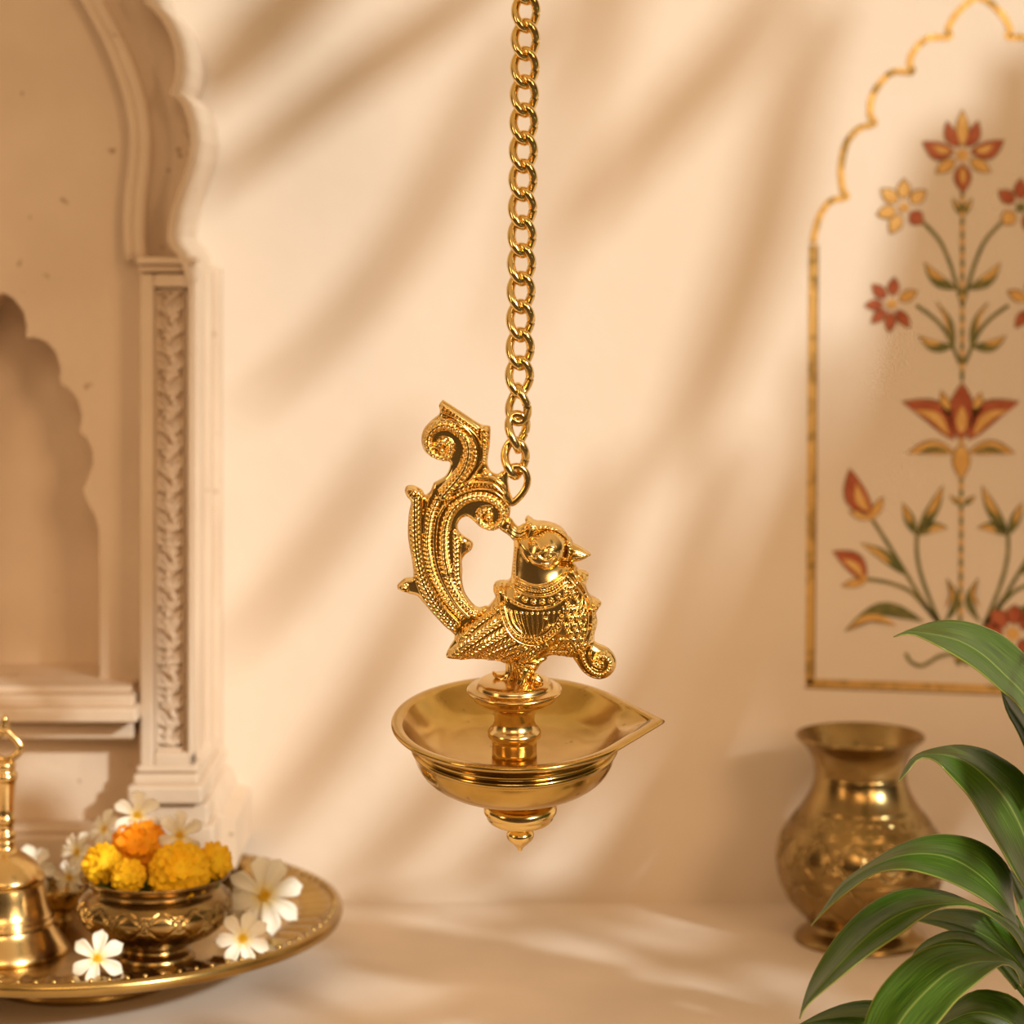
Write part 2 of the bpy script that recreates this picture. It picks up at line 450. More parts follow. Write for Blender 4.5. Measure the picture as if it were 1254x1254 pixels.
# carved vine in the panel
rnd = random.Random(4); strokes = []
yy = 372
vine = []
k = 0
while yy < 912:
    sg = 1 if k % 2 else -1
    vine.append((209 + sg * 5, yy))
    for s2 in (-1, 1):
        x, y = 209, yy + rnd.uniform(-3, 3)
        strokes.append(('ridge', [(x + s2 * 3, y + 9), (x + s2 * 8, y + 2), (x + s2 * 13, y - 3 + rnd.uniform(-3, 3))], 5.2, 5.0, None, (1.0, .75)))
        strokes.append(('ridge', [(x + s2 * 13, y - 4), (x + s2 * 14.5, y + 4), (x + s2 * 9, y + 9)], 3.0, 5.5))
        strokes.append(('groove', [(x + s2 * 4, y + 8), (x + s2 * 12, y - 2)], 1.2, 2.4))
        strokes.append(('ridge', [(x + s2 * 2, y - 8), (x + s2 * 6, y - 12), (x + s2 * 10, y - 12)], 3.4, 4))
    strokes.append(('dome', 209 + sg * 3, yy - 3, 4.5, 6.5))
    yy += 24; k += 1
strokes.insert(0, ('ridge', vine, 2.5, 4))
casting('carved_relief', [(191, 355)] * 2 + [(227.5, 355)] * 2 + [(227.5, 919)] * 2 + [(191, 919)] * 2, .6, 1, strokes, M['stone'], pilo,
        lambda x, y, d: np.stack([(x - 627) * Dp / F, Dp + d * Dp / F * 2.0 + 0 * x, H - (y - HOR) * Dp / F], 1), cell=1.0, blur=0, back=False, sub=1)
# pilaster base
pb = MB()
for q in ((166, 938, 242, 947, 1.860), (162, 949, 243, 962, 1.856), (155, 963, 248, 986, 1.850), (165, 986, 255, 1012, 1.858), (158, 1012, 262, yb(1.856), 1.856)): pbox(pb, *q, DW - .02)
bevel(pb.build('pilaster_base', M['stone'], pilo, False), .0045, 4)
# side bead along the return
sm = MB(); x0 = P(236, 500, 1.86).x
sm.box((x0 - .004, 1.935, P(0, 936, 1.93).z), (x0 + .0035, 1.956, P(0, 330, 1.93).z)); sm.box((x0 - .004, 1.975, P(0, 936, 1.93).z), (x0 + .006, 2.0, P(0, 330, 1.93).z))
bevel(sm.build('side_molding', M['stone'], pilo, False), .002, 3)
# ledge and plinth
lg = MB()
for q in ((-420, 841, 161, 850, 1.862), (-420, 852, 164, 867, 1.852), (-420, 868, 168, 886, 1.842), (-420, 886, 164, 906, 1.866)): pbox(lg, *q, Df + .01)
bevel(lg.build('ledge', M['stone'], niche, False), .0035, 4)
pl_ = MB()
for q in ((-420, 1012, 156, 1022, 1.872), (-420, 1024, 156, yb(1.864), 1.864)): pbox(pl_, *q, Df + .01)
bevel(pl_.build('plinth_molding', M['stone'], niche, False), .003, 3)

# ------------------------------------------------------------------ floral inlay on the wall
inlay = thing('wall_inlay', 'gilded cusped arch and red flowering plant inlaid in the plaster wall above the brass pot', 'wall decoration', P(1178, 440, DW))
def flat(name, polys, mat, parent, layer=1):
    """thin plates set in the wall: a shallow solid with its own front and edge"""
    mb = MB(); D1 = DW - .0006 * layer
    for pl in polys:
        n = len(pl); v = [P(x, y, DW) for x, y in pl]
        fr_ = [Vector((q.x, D1, q.z)) for q in v]; bk = [Vector((q.x, DW + .001, q.z)) for q in v]
        cx = sum(fr_, Vector()) / n
        mb.add(fr_ + bk + [cx], [(i, (i + 1) % n, 2 * n) for i in range(n)] + [(i, i + n, (i + 1) % n + n, (i + 1) % n) for i in range(n)])
    return mb.build(name, mat, parent, False)
def strip_polys(pts, w0, w1=None, n=None, sub=5):
    q = smooth_poly(pts, False, sub); w1 = w0 if w1 is None else w1; m = len(q); out = []
    L, Rr = [], []
    for i in range(m):
        t = q[min(i + 1, m - 1)] - q[max(i - 1, 0)]; t = t / (np.linalg.norm(t) + 1e-9); nn = np.array([-t[1], t[0]])
        w = (w0 + (w1 - w0) * i / (m - 1)) / 2
        L.append(q[i] + nn * w); Rr.append(q[i] - nn * w)
    return [[L[i], L[i + 1], Rr[i + 1], Rr[i]] for i in range(m - 1)]
def lens(base, tip, w, bend=0.0, n=9, fat=.45):
    a, c = np.array(base, float), np.array(tip, float); d = c - a; L = np.linalg.norm(d); t = d / L; nn = np.array([-t[1], t[0]])
    up, lo = [], []
    for i in range(n + 1):
        s = i / n; mid = a + d * s + nn * bend * L * math.sin(math.pi * s)
        ww = w / 2 * math.sin(math.pi * s ** (math.log(.5) / math.log(fat))) ** .9 if 0 < s < 1 else 0
        up.append(mid + nn * ww); lo.append(mid - nn * ww)
    return up + lo[-2:0:-1]
half = [(990, 836), (993, 640), (996, 298), (998, 284), (1005, 262), (1018, 246), (1037, 241), (1032, 232), (1030, 206), (1036, 177), (1051, 158), (1071, 151), (1066, 142), (1067, 122), (1077, 103),
        (1094, 88), (1117, 88), (1114, 78), (1119, 63), (1136, 47), (1163, 45), (1161, 36), (1173, 15), (1199, -3)]
full = half + [(2398 - x, y) for x, y in half[-2::-1]]
flat('border', strip_polys(full[2:-2], 8.5, sub=4) + strip_polys([(995.5, 300), (993.5, 560), (991, 838)], 9.5, sub=12) + strip_polys([(1402, 300), (1404, 560), (1407, 838)], 9.5, sub=12)
     + strip_polys([(988, 836), (1120, 840), (1254, 845), (1410, 850)], 9.5, sub=10), M['gold_border'], inlay)
flat('border_edge', strip_polys([(1002, 300), (999.5, 560), (997, 830)], 2.2, sub=10) + strip_polys([(985, 842), (1120, 847), (1254, 852), (1410, 857)], 2.2, sub=8), M['dark_line'], inlay, .6)
MX = lambda p: (2 * 1178.5 - p[0], p[1])
def grow(base, tip, k, kt):
    a, c = np.array(base, float), np.array(tip, float); d = (c - a) / np.linalg.norm(c - a)
    return a - d * k, c + d * kt
def flower(c, petals, dot='amber', r=5):
    fo = flat('flower', [[(c[0] + r * math.cos(a), c[1] + r * math.sin(a)) for a in np.linspace(0, 2 * math.pi, 14, endpoint=False)]], M[dot], inlay, 3)
    for pt in petals:
        tip, w, col = pt[:3]; bend = pt[3] if len(pt) > 3 else 0; base = pt[4] if len(pt) > 4 else None
        if base is None:
            v = np.array(tip, float) - np.array(c, float); base = np.array(c, float) + v / np.linalg.norm(v) * (r + 4.5)
        g0, g1 = grow(base, tip, 1.5, 2.5)
        flat('petal', [lens(g0, g1, w + 3.4, bend)], M['dark_line'], fo, 1)
        flat('petal', [lens(base, tip, w, bend)], M[col], fo, 2)
        if len(pt) > 5:
            b2 = np.array(base, float); t2 = np.array(tip, float)
            flat('petal', [lens(b2 + (t2 - b2) * .1, b2 + (t2 - b2) * pt[5], w * .42, bend)], M['amber' if col == 'red' else 'green'], fo, 3)
    return fo
flower((1178.5, 190), [((1178.5, 136), 14, 'amber'), ((1160, 150), 14, 'red', -.08), ((1197, 149), 14, 'red', .08), ((1131, 174), 20, 'red', -.12, None, .7), ((1228, 172), 20, 'red', .12, None, .7),
                        ((1147, 211), 13, 'amber'), ((1212, 210), 13, 'amber'), ((1179, 235), 19, 'red', 0, None, .75)], r=7)
B_ = [((1107, 220), 15, 'amber'), ((1080, 232), 15, 'amber'), ((1133, 234), 15, 'amber'), ((1075, 263), 15, 'amber'), ((1091, 285), 15, 'amber'), ((1129, 273), 17, 'red')]
flower((1107, 254), B_, r=6)
flower((1250, 254), [(MX(t), w, ('red' if i % 2 == 0 else 'amber')) for i, (t, w, c_) in enumerate(B_)], 'green', r=6)
C_ = [((1095, 341), 12.5, 'red'), ((1069, 349), 12.5, 'red'), ((1060, 374), 11.5, 'red'), ((1068, 395), 11.5, 'red'), ((1089, 406), 12, 'red'), ((1113, 400), 12, 'red'), ((1122, 357), 12, 'amber')]
flower((1092, 372), C_, r=6); flower((1265, 372), [(MX(t), w, c_) for t, w, c_ in C_], r=6)
flower((1177, 540), [((1106, 493), 27, 'red', .16, (1168, 538), .8), ((1247, 493), 27, 'red', -.16, (1186, 538), .8), ((1153, 480), 11, 'amber', 0, (1163, 512)), ((1201, 482), 11, 'amber', 0, (1192, 512)),
                     ((1178, 470), 32, 'red', 0, (1177, 538), .62), ((1113, 555), 15, 'amber', .12, (1168, 554), .8), ((1241, 555), 15, 'amber', -.12, (1187, 554), .8), ((1177, 586), 20, 'amber', 0, (1177, 544))], r=3)
flower((1066, 632), [((1041, 575), 26, 'red', -.1, (1066, 632), .7), ((1041, 627), 9, 'amber', 0, (1066, 634)), ((1081, 610), 9, 'amber', 0, (1067, 634))], r=4)
flower((1058, 708), [((1021, 676), 22, 'red', .12, (1060, 710), .75), ((1032, 717), 8, 'amber', 0, (1060, 711))], r=4)
flower((1240, 776), [((1200, 772), 22, 'red'), ((1214, 748), 22, 'red'), ((1243, 742), 22, 'red'), ((1268, 754), 22, 'red'), ((1262, 800), 20, 'red')], r=8)
stems = [[(1178.5, 236), (1178.5, 350), (1178, 466)], [(1177, 586), (1177, 660), (1176, 768)],
         [(1130, 272), (1150, 294), (1163, 322), (1172, 352), (1178, 372)], [(1122, 374), (1144, 390), (1160, 410), (1176, 446)],
         [(1068, 636), (1086, 664), (1106, 696), (1130, 736), (1150, 762)], [(1061, 709), (1090, 714), (1118, 727), (1150, 764)], [(1123, 654), (1123, 680), (1131, 714), (1152, 766)],
         [(1109, 800), (1116, 811), (1130, 815), (1150, 804), (1170, 800)]]
stems += [[MX(p) for p in s] for s in stems[2:]]
for s in stems: flat('stem', strip_polys(s, 4.4), M['green'], inlay, 1.2)
for s in stems[:2]:
    L = s[-1][1] - s[0][1]
    flat('stem_joint', [lens((s[0][0], s[0][1] + i * 17 + 4), (s[0][0], s[0][1] + i * 17 + 15), 5) for i in range(int(L / 17))], M['amber'], inlay, 2)
LV = [((1178, 264), (1167, 244), 6, 0), ((1171, 354), (1133, 322), 13, -.12), ((1167, 424), (1126, 411), 12, -.15), ((1168, 426), (1147, 371), 6, .1),
      ((1121, 654), (1106, 617), 11, 0), ((1123, 652), (1154, 596), 13, .05), ((1124, 655), (1159, 647), 12, -.15), ((1109, 704), (1055, 666), 12, .06), ((1131, 762), (1036, 773), 15, .22),
      ((1156, 762), (1159, 710), 7, .25), ((1176, 618), (1164, 608), 5, 0), ((1174, 815), (1173, 796), 8, 0)]
for b_, t_, w_, be in LV:
    for mx in (0, 1):
        bb, tt = (b_, t_) if not mx else (MX(b_), MX(t_)); k = -be if mx else be
        g0, g1 = grow(bb, tt, 1, 2)
        lo = flat('leaf', [lens(g0, g1, w_ + 2.2, k)], M['green'], inlay, 1)
        flat('leaf_heart', [lens(bb + (np.array(tt) - np.array(bb)) * .35, tt, w_ * .55, k)], M['amber'], lo, 2)

# ------------------------------------------------------------------ hanging lamp
TH = math.radians(8); sn, cs = math.sin(TH), math.cos(TH)
LD = 1.5; LO = P(630, 882, LD); S0 = LD / F
def lplane(px, py):
    k = (np.asarray(py, float) - HOR) / F
    zl = (H - LD * k - LO.z) / (cs - k * sn); D = LD - zl * sn
    return (np.asarray(px, float) - 627) * D / F, zl
def lw(x, y, z):          # lamp frame (x, y, z about LO, x absolute) -> world
    x, y, z = np.broadcast_arrays(np.asarray(x, float), np.asarray(y, float), np.asarray(z, float))
    return np.stack([x, LD + y * cs - z * sn, LO.z + z * cs + y * sn], -1)
def lmap(px, py, d):      # px on the lamp's mid plane, d px in depth (negative = nearer)
    x, z = lplane(px, py); return lw(x, np.asarray(d) * S0, z)
lamp = thing('hanging_oil_lamp', 'polished brass hanging oil lamp with a bird figure standing over a spouted bowl', 'oil lamp', LO)

def llathe(name, prof, mat, parent, n=96, fn=None, sy=1.0, cx=630):
    v, f = lathe_data([(r * S0, z * S0) for r, z in prof], n, fn)
    v = np.array(v); x0 = float(lplane(cx, 882)[0])
    return obj(name, lw(v[:, 0] + x0, v[:, 1] * sy, v[:, 2]), f, mat, parent)
# bowl
def spout(R0, tipd):
    pt = math.acos(R0 / tipd)
    def g(th):
        a = abs((th + math.pi) % (2 * math.pi) - math.pi)
        return R0 / math.cos(pt - a) if a < pt else R0
    return g
SPO, SPI, SPB = spout(151, 184), spout(137, 166), spout(126, 132)
bp = [(3, -84), (45, -84), (70, -82), (90, -76.5), (104, -69), (114, -60), (120, -50), (122.5, -42), (123.5, -36), (126, -34.5), (127.5, -31), (126, -28), (123.5, -26), (124, -22), (128, -17), (137, -11.5), (146, -7), (150, -4), (151, -1.5), (150, .5), (147, 1.2), (141, .8), (138, -.4), (135.5, -3), (130, -10), (122, -19), (110, -29), (92, -37), (65, -41.5), (30, -43), (2, -43)]
bp = [tuple(x) for x in smooth_poly(bp, False, 2)]
iout = [i for i, q in enumerate(bp) if q[0] > 140]
def bowl_fn(r, z, th, j):
    rp, zp = r / S0, z / S0
    k = 1.0
    if rp >= 129 and zp > -18 and j < len(bp) * .70:                 # rim outside
        w = min(1, max(0, (rp - 124) / 22)); k = 1 + (SPO(th) / 151 - 1) * w
    elif 128 < rp and zp > -12:                                       # the channel of the spout
        w = min(1, max(0, (rp - 130) / 8)); k = 1 + (SPI(th) / 137 - 1) * w
    zz = zp
    return r * k, zz * S0
llathe('bowl', bp, M['brass_bowl'], lamp, 160, bowl_fn, 1.13)
# finial under the bowl
fp = [(2, -83), (30, -83), (31, -98), (34, -103), (42, -106), (45, -110), (45, -116), (42, -120), (41, -124), (36, -129), (24, -132), (15, -133.5), (12, -136), (13, -139), (16.5, -143), (17, -147), (15, -152), (9, -158), (4, -163), (2.2, -167), (.2, -168)]
llathe('finial', [tuple(x) for x in smooth_poly(fp, False, 3)], M['brass'], lamp, 64, cx=637)
# pedestal
pp = [(2, -43.5), (27.5, -43.5), (27.5, -30), (27, -24), (29, -22.5), (32.5, -19), (33, -14), (30, -10), (27, -7), (24.5, 0), (25, 8), (28, 16), (33, 20), (47, 25), (50, 28), (51, 31), (57, 36.5), (58.5, 39), (57.5, 41), (50, 42.5), (47, 43.5), (46.5, 46), (45, 48.5), (41, 50.5), (38, 51), (2, 51)]
llathe('pedestal', [tuple(x) for x in dense(pp, 2)], M['brass_pale'], lamp, 96)

# ---- the bird and its tail
tail_o = [(537.4, 496), (542.4, 489.3), (542.4, 489.3), (565, 504), (587.6, 518.8), (598.4, 520.9), (600.6, 524), (600.5, 535), (599.9, 544.6), (598, 557), (597, 566), (599, 573), (603, 578), (610, 580), (616, 577), (620, 590), (624, 604), (625.5, 616), (625, 628), (622, 637), (615, 645), (602, 650),
          (589, 646), (579, 637), (572, 632.5), (565, 635), (560.6, 642), (562, 650), (569, 656.5), (576, 661), (579.5, 666), (577, 673.5), (569, 680), (565.6, 688), (566.5, 698), (566, 709), (569, 724), (577.6, 737), (586, 743.5), (598, 742), (606, 756), (596, 778), (575, 790), (560, 780), (551, 772),
          (544.6, 767), (528.8, 750), (513, 731.5), (508, 728.5), (501.5, 726.8), (488.5, 722.2), (486.6, 719), (487.2, 715.5), (494.4, 708.9), (501, 706.8), (506.2, 705), (504.4, 687), (500.5, 665), (499.4, 648), (500.5, 630), (503, 615), (499, 609), (495.8, 602), (496.6, 597), (499.5, 594.4), (506, 594), (512, 596.5), (517.3, 600), (521, 605.5), (527, 601), (531, 591.5), (537.4, 587.6), (545, 583),
          (549.5, 576), (551.5, 568), (549, 565), (543, 564.7), (530, 560.4), (519.5, 551.8), (515.9, 537.4), (519.5, 524.5), (528.8, 514.4), (537.4, 507.3), (538.5, 502)]
curl = [(543, 604), (552, 594), (561, 583), (569, 571), (573, 558), (573.5, 545), (569, 533), (559, 523), (546, 518.5), (535, 520.5), (526.5, 528), (523.5, 539), (527, 550), (535, 557), (544, 558), (551, 552.5), (552, 545), (547, 539.5), (540, 539), (536, 544)]
scroll = [(549, 700), (545, 680), (544, 660), (546, 640), (552, 625), (562, 614), (576, 607), (592, 606), (606, 611), (616, 622), (615.5, 635), (606, 643.5), (594, 641.5), (587, 633), (590, 624), (599, 622.5)]
TS = [
    ('ridge', [(508, 606), (508, 628), (508, 650), (510, 675), (515, 700), (524, 724), (540, 747), (556, 764)], 7.4, 3.2, (6, .8, 1.0)),
    ('ridge', [(517, 603), (516.5, 640), (517.5, 672), (523, 700), (532, 722), (546, 743), (562, 760)], 2.0, 4.2),
    ('ridge', [(536, 610), (529, 626), (525, 645), (524, 668), (528, 690), (535, 710), (548, 732), (566, 752)], 5.6, 3.6, (5.2, .9, .3)),
    ('ridge', [(531, 596), (524, 612), (520.5, 630), (519.5, 650)], 2.2, 4.6),
    ('ridge', [(545, 616), (537, 630), (533.5, 650), (533, 672), (537, 694), (545, 714), (558, 735), (574, 752)], 3.3, 4.8),
    ('ridge', scroll[::-1], 7.6, 4.6, (5.8, 1.0, .3), (.62, 1.0)),
    ('ridge', [(548, 700), (554, 716), (565, 733), (582, 750)], 5.2, 4.0, (5.5, .8, .8)),
    ('ridge', [(558, 652), (559, 675), (559.5, 700), (563, 716), (572, 732), (588, 747)], 4.4, 3.4, (5.5, .7, 1.0)),
    ('ridge', [(566, 655), (563.5, 670), (563, 690), (564, 708), (568, 722), (577, 736), (588, 745)], 1.5, 3.6),
    ('ridge', curl, 8.6, 5.2, (6.2, 1.1, .35), (1.0, .62)),
    ('groove', [(561, 520), (575, 530), (582, 545), (581, 562), (573, 578), (560, 594), (552, 603)], 1.4, 2.6),
    ('ridge', [(541, 511), (556, 514), (570, 522), (579, 533), (584, 548), (582, 564), (573, 580), (560, 595), (549, 607)], 2.2, 3.6),
    ('ridge', [(540, 493), (560, 506), (584, 523)], 1.3, 3.4), ('ridge', [(541, 503), (560, 512), (582, 530), (589, 548), (588, 565)], 1.4, 3.2),
    ('beads', [(542, 497), (562, 510), (584, 527)], 4.6, 2.2, 4.0),
    ('ridge', [(590, 521), (591, 545), (589, 566), (578, 583), (563, 599)], 1.8, 3.8), ('beads', [(595.5, 525), (595.5, 545), (593, 565)], 6, 2.6, 3.4),
    ('beads', [(578, 536), (583, 552), (579, 568), (569, 584)], 5, 1.9, 4.2),
    ('dome', 541.7, 548.9, 5.2, 7.5), ('dome', 598.5, 631, 6.0, 7.5), ('dome', 594, 577.5, 4.6, 5.2), ('beads', [(590, 578), (598, 577)], 8, 1.4, 6.2),
    ('ridge', [(549, 612), (563, 603), (580, 597), (597, 597), (612, 604), (622, 618)], 1.9, 4.2), ('ridge', [(556, 600), (572, 591), (588, 588), (604, 591), (617, 602)], 2.2, 3.8),
    ('ridge', [(566, 594), (584, 582), (604, 584), (618, 594)], 2.0, 3.0), ('beads', [(560, 603), (578, 594), (598, 592), (614, 600)], 4.6, 1.6, 4.4),
    ('ridge', [(497.5, 600), (503, 597), (509, 600), (508, 606)], 2.6, 3.6), ('dome', 495, 719, 6.5, 4.5), ('ridge', [(505, 709), (496, 711), (489, 717)], 2, 3.0),
    ('dome', 573, 666, 4, 4), ('beads', [(566, 661), (573, 665), (574, 671)], 5, 2.2, 5), ('beads', [(503.5, 640), (504, 665), (508, 692)], 4.5, 1.5, 2.4),
    ('ridge', [(500, 612), (501.5, 640), (503, 670), (508, 700), (517, 727), (534, 750), (552, 769)], 1.3, 2.6),
]
bird = casting('bird_figure',
    [(631, 656), (650, 650), (668, 652), (686, 668), (687, 684), (695, 686), (704, 690), (707.7, 696), (714, 698), (721, 703), (718, 713), (719, 722), (723, 729), (730, 733), (736.5, 738), (733, 744), (730, 750), (731.5, 762), (728, 776), (727, 787), (716, 797), (703, 803.5), (686, 801.5), (674, 801), (666, 806), (655, 812), (640, 813), (622, 811),
     (609, 808), (595, 806.5), (580.5, 805.8), (566, 806.8), (549, 805.5), (546.2, 801), (551, 791), (556, 783), (557, 775), (563, 766), (580.5, 753.4), (594.8, 744.8), (602, 737.6), (606.5, 730.4), (604, 723.3), (605, 714.6), (612, 711), (624, 709.5), (627, 692), (629, 672)],
    33, 48, [
        ('ridge', [(631, 703), (642, 707), (656, 709), (672, 707), (688, 699)], 2.0, 2.6), ('beads', [(631, 708.5), (642, 713), (657, 715), (674, 712.5), (691, 703.5)], 3.5, 1.6, 2.2),
        ('ridge', [(629, 714), (642, 719), (657, 721), (676, 718), (694, 708)], 1.8, 2.4), ('beads', [(633, 722.5), (646, 727), (662, 728), (678, 725), (692, 716)], 9, 3.3, 2.6),
        ('ridge', [(627, 729), (642, 734.5), (658, 736), (676, 732.5), (694, 722)], 1.6, 2.6),
        ('ridge', [(611, 733), (614, 746), (620, 760), (630, 772), (643, 779), (658, 780.5), (671, 774), (683, 762), (690, 746), (692, 730)], 2.0, 3.0),
        ('ridge', [(617, 735), (620, 747), (626, 759), (635, 767.5), (646, 771.5), (658, 772), (669, 766), (678, 756), (684, 744)], 1.1, 2.0),
        ('beads', [(615, 738), (618, 750), (624, 761), (634, 770), (646, 775.5), (658, 776), (670, 770), (680.5, 759), (687, 745)], 4.4, 2.0, 3.0)]
        + [('ridge', [(625 + 6.6 * i, 740.5 - .1 * (i - 4.5) ** 2 * .9 + 1.5), (629 + 5.9 * i, 753), (639 + 3.6 * i, 768 - .30 * (i - 3.2) ** 2)], 1.5, 2.2) for i in range(10)]
        + [('beads', [(668, 748), (673, 757)], 6, 2.4, 2.2)]
        # wing and rump feathers
        + [('ridge', p, w, 3.2, (5.8, .75, 1.0), (1.0, .8)) for p, w in (
            ([(606, 741), (590, 752), (575, 765), (562, 780)], 5.5), ([(611, 752), (594, 764), (575, 779), (554, 798)], 6.5), ([(618, 764), (602, 774), (584, 787), (566, 803)], 6.2),
            ([(627, 775), (611, 783), (597, 793), (584, 803)], 5.4), ([(640, 782), (624, 789), (611, 797), (600, 805)], 5.2), ([(654, 784), (640, 791), (628, 799), (618, 807)], 5.2), ([(668, 782), (656, 790), (645, 799), (636, 809)], 5.0))]
        + [('ridge', [(612, 714), (611, 722), (612, 730)], 2.4, 2.5), ('ridge', [(618, 712), (618, 722), (619, 730)], 2.0, 2.5), ('beads', [(608, 715), (607, 724)], 5, 2.2, 2.4),
           ('beads', [(630, 668), (628.6, 684), (628.3, 700)], 4, 1.5, 1.6), ('ridge', [(633.5, 668), (632, 686), (632, 702)], 1.0, 1.4)]
        + [('ridge', [(x - 4.5, y - 3), (x - 3, y + 3), (x, y + 6.5), (x + 3, y + 3), (x + 4.5, y - 3)], 1.4, 2.4) for x, y in ((697, 712), (704, 720), (695, 724), (709, 731))] + [('dome', x, y, 3.2, 2.2) for x, y in ((697, 711), (704, 719), (695, 723), (709, 730))]
        # breast scales
        + [('ridge', [(694 + 9 * i + (j % 2) * 4.5 - 5, 735 + 9.5 * j), (694 + 9 * i + (j % 2) * 4.5 - 2, 741 + 9.5 * j), (694 + 9 * i + (j % 2) * 4.5, 743 + 9.5 * j), (694 + 9 * i + (j % 2) * 4.5 + 2, 741 + 9.5 * j), (694 + 9 * i + (j % 2) * 4.5 + 5, 735 + 9.5 * j)], 1.5, 2.6)
           for j in range(0, 7) for i in range(-2 if j > 3 else 0, 3) if not (j > 3 and 694 + 9 * i < 684 - 3 * (j - 6))]
        + [('dome', 694 + 9 * i + (j % 2) * 4.5, 737 + 9.5 * j, 3.4, 2.2) for j in range(0, 7) for i in range(-2 if j > 3 else 0, 3)]
        + [('ridge', [(693, 697), (702, 707), (710, 718), (717, 733), (719.5, 749), (718, 765), (712, 784)], 1.7, 3.4), ('ridge', [(698, 694), (708, 704), (716, 718), (722.5, 735), (725, 750), (723, 768), (717, 787)], 1.4, 3.0),
           ('beads', [(703, 694), (714, 704)], 7, 3.2, 3.5), ('beads', [(719, 724), (728, 737), (728, 748), (727, 762), (723, 778)], 6, 2.5, 3.4), ('beads', [(730, 737), (733, 740)], 4, 1.6, 4)],
    M['brass'], lamp, lmap, cell=.55, blur=10, amp=1.5, tfun=lambda X, Y: np.clip(1 - (np.clip(620 - X, 0, 80) / 80) * .45, .4, 1))
casting('tail', tail_o, 6.0, 6.5, TS, M['brass'], bird, lmap, cell=.56, blur=2, sub=4, amp=1.4)
# breast scroll
casting('breast_scroll', [(709, 790), (720, 782), (733.5, 788.5), (744, 793), (752, 801.7), (754.7, 811.8), (751, 822.5), (741, 830), (728, 830.5), (715, 823.5), (706.2, 812), (701, 802)], 11, 14, [
    ('ridge', [(712, 795), (716, 808), (724, 818), (735, 822), (745, 817), (747.5, 807), (740, 799), (731, 801), (730, 809), (737, 812)], 3.4, 3.4, (4, .6, .3)),
    ('ridge', [(724, 788), (722, 800), (727, 810)], 1.5, 3), ('beads', [(742, 796), (749, 804), (750.5, 813)], 5, 1.4, 2.4), ('dome', 737, 808, 3.6, 4), ('ridge', [(706, 803), (712, 816), (722, 825), (734, 827)], 1.6, 2.4)], M['brass'], bird, lmap, cell=.6, blur=5, yoff=0, amp=1.5)
# head, cap, beak, link to the tail
head = casting('head', [(631, 668), (640, 657), (651, 649), (668, 644.5), (683, 647.5), (693, 657.5), (695.5, 669), (692, 681), (687.5, 689), (688, 698), (674, 707), (652, 707), (631, 701), (629, 684)], 27, 27, [
    ('dome', 670, 666.5, 25, 7.5),
    ('add', [(650, 658.5), (655, 656.5), (659.5, 660), (664, 664), (671, 659.5), (680, 662)], 1.6, 2.6), ('add', [(658, 670), (663, 675), (670, 677), (677, 675), (682.5, 670.5)], 1.4, 2.2), ('add', [(658, 670), (664, 666.5), (672, 666), (682.5, 670.5)], 1.3, 2.0), ('add', [(669, 671), (672, 671.1)], 2.6, 2.6),
    ('groove', [(642, 664), (647, 671), (655, 673)], 2.6, 2.4), ('add', [(639, 663), (640, 672), (646, 680)], 1.7, 2.2), ('add', [(663, 681.5), (672, 682.5)], 1.2, 1.4)], M['brass'], bird, lmap, cell=.5, blur=10, edge=2, amp=1.0)
casting('crest', [(643, 664), (642, 656), (645, 648), (644, 640), (642.6, 635.5), (646, 632), (650, 633.5), (656, 637.5), (669, 638.8), (684, 643.5), (694, 653), (697, 662), (693, 662), (688, 654), (679, 649.5), (667, 647.8), (657, 651), (650, 659)], 15, 6, [
    ('beads', [(652, 644), (666, 643), (681, 646.5), (690, 653)], 4.4, 1.7, 2), ('ridge', [(648, 657), (655, 649.5), (667, 646.5), (681, 649), (691, 658)], 1.1, 1.8), ('ridge', [(650, 640), (660, 640.5), (672, 641), (686, 646.5)], 1, 1.6), ('dome', 646.5, 636, 2.8, 2)], M['brass'], head, lmap, cell=.55, blur=3, sub=4)
casting('neck_link', [(612, 640), (620, 634), (626, 634), (630, 640), (635, 644), (641, 641), (647, 640), (648, 650), (643, 658), (636, 666), (630, 663), (622, 655), (612, 648)], 7, 8, [
    ('ridge', [(624, 638), (628, 646), (636, 650), (645, 647)], 1.4, 2), ('ridge', [(622, 643), (627, 651), (635, 655), (643, 652)], 1.3, 2), ('ridge', [(620, 648), (627, 656), (634, 660)], 1.3, 2)], M['brass'], bird, lmap, cell=.6, blur=3)
beak = casting('beak', [(697, 663), (703, 665.5), (710, 669), (717, 673.5), (724, 678.8), (720, 681.3), (717, 683.6), (706, 687), (696, 686)], 13, 11, [
    ('ridge', [(702, 671), (710, 673), (720, 679)], 1.0, 1.2), ('ridge', [(702, 675), (710, 677), (719, 680)], .8, 1.0), ('groove', [(699, 681), (708, 681), (719, 680.5)], .8, 1.3)], M['brass'], bird, lmap, cell=.5, blur=5, edge=1.2)
casting('beak_collar', [(690, 663), (693.5, 658.5), (698.5, 658), (702, 666), (701, 676), (697, 684), (690.5, 684), (688.5, 682), (691.5, 672)], 16, 8, [
    ('ridge', [(694, 660), (695.5, 670), (692, 682)], 1.2, 1.6), ('beads', [(698, 661), (699, 670), (696, 681)], 3.6, 1.5, 1.8)], M['brass'], beak, lmap, cell=.55, blur=3)
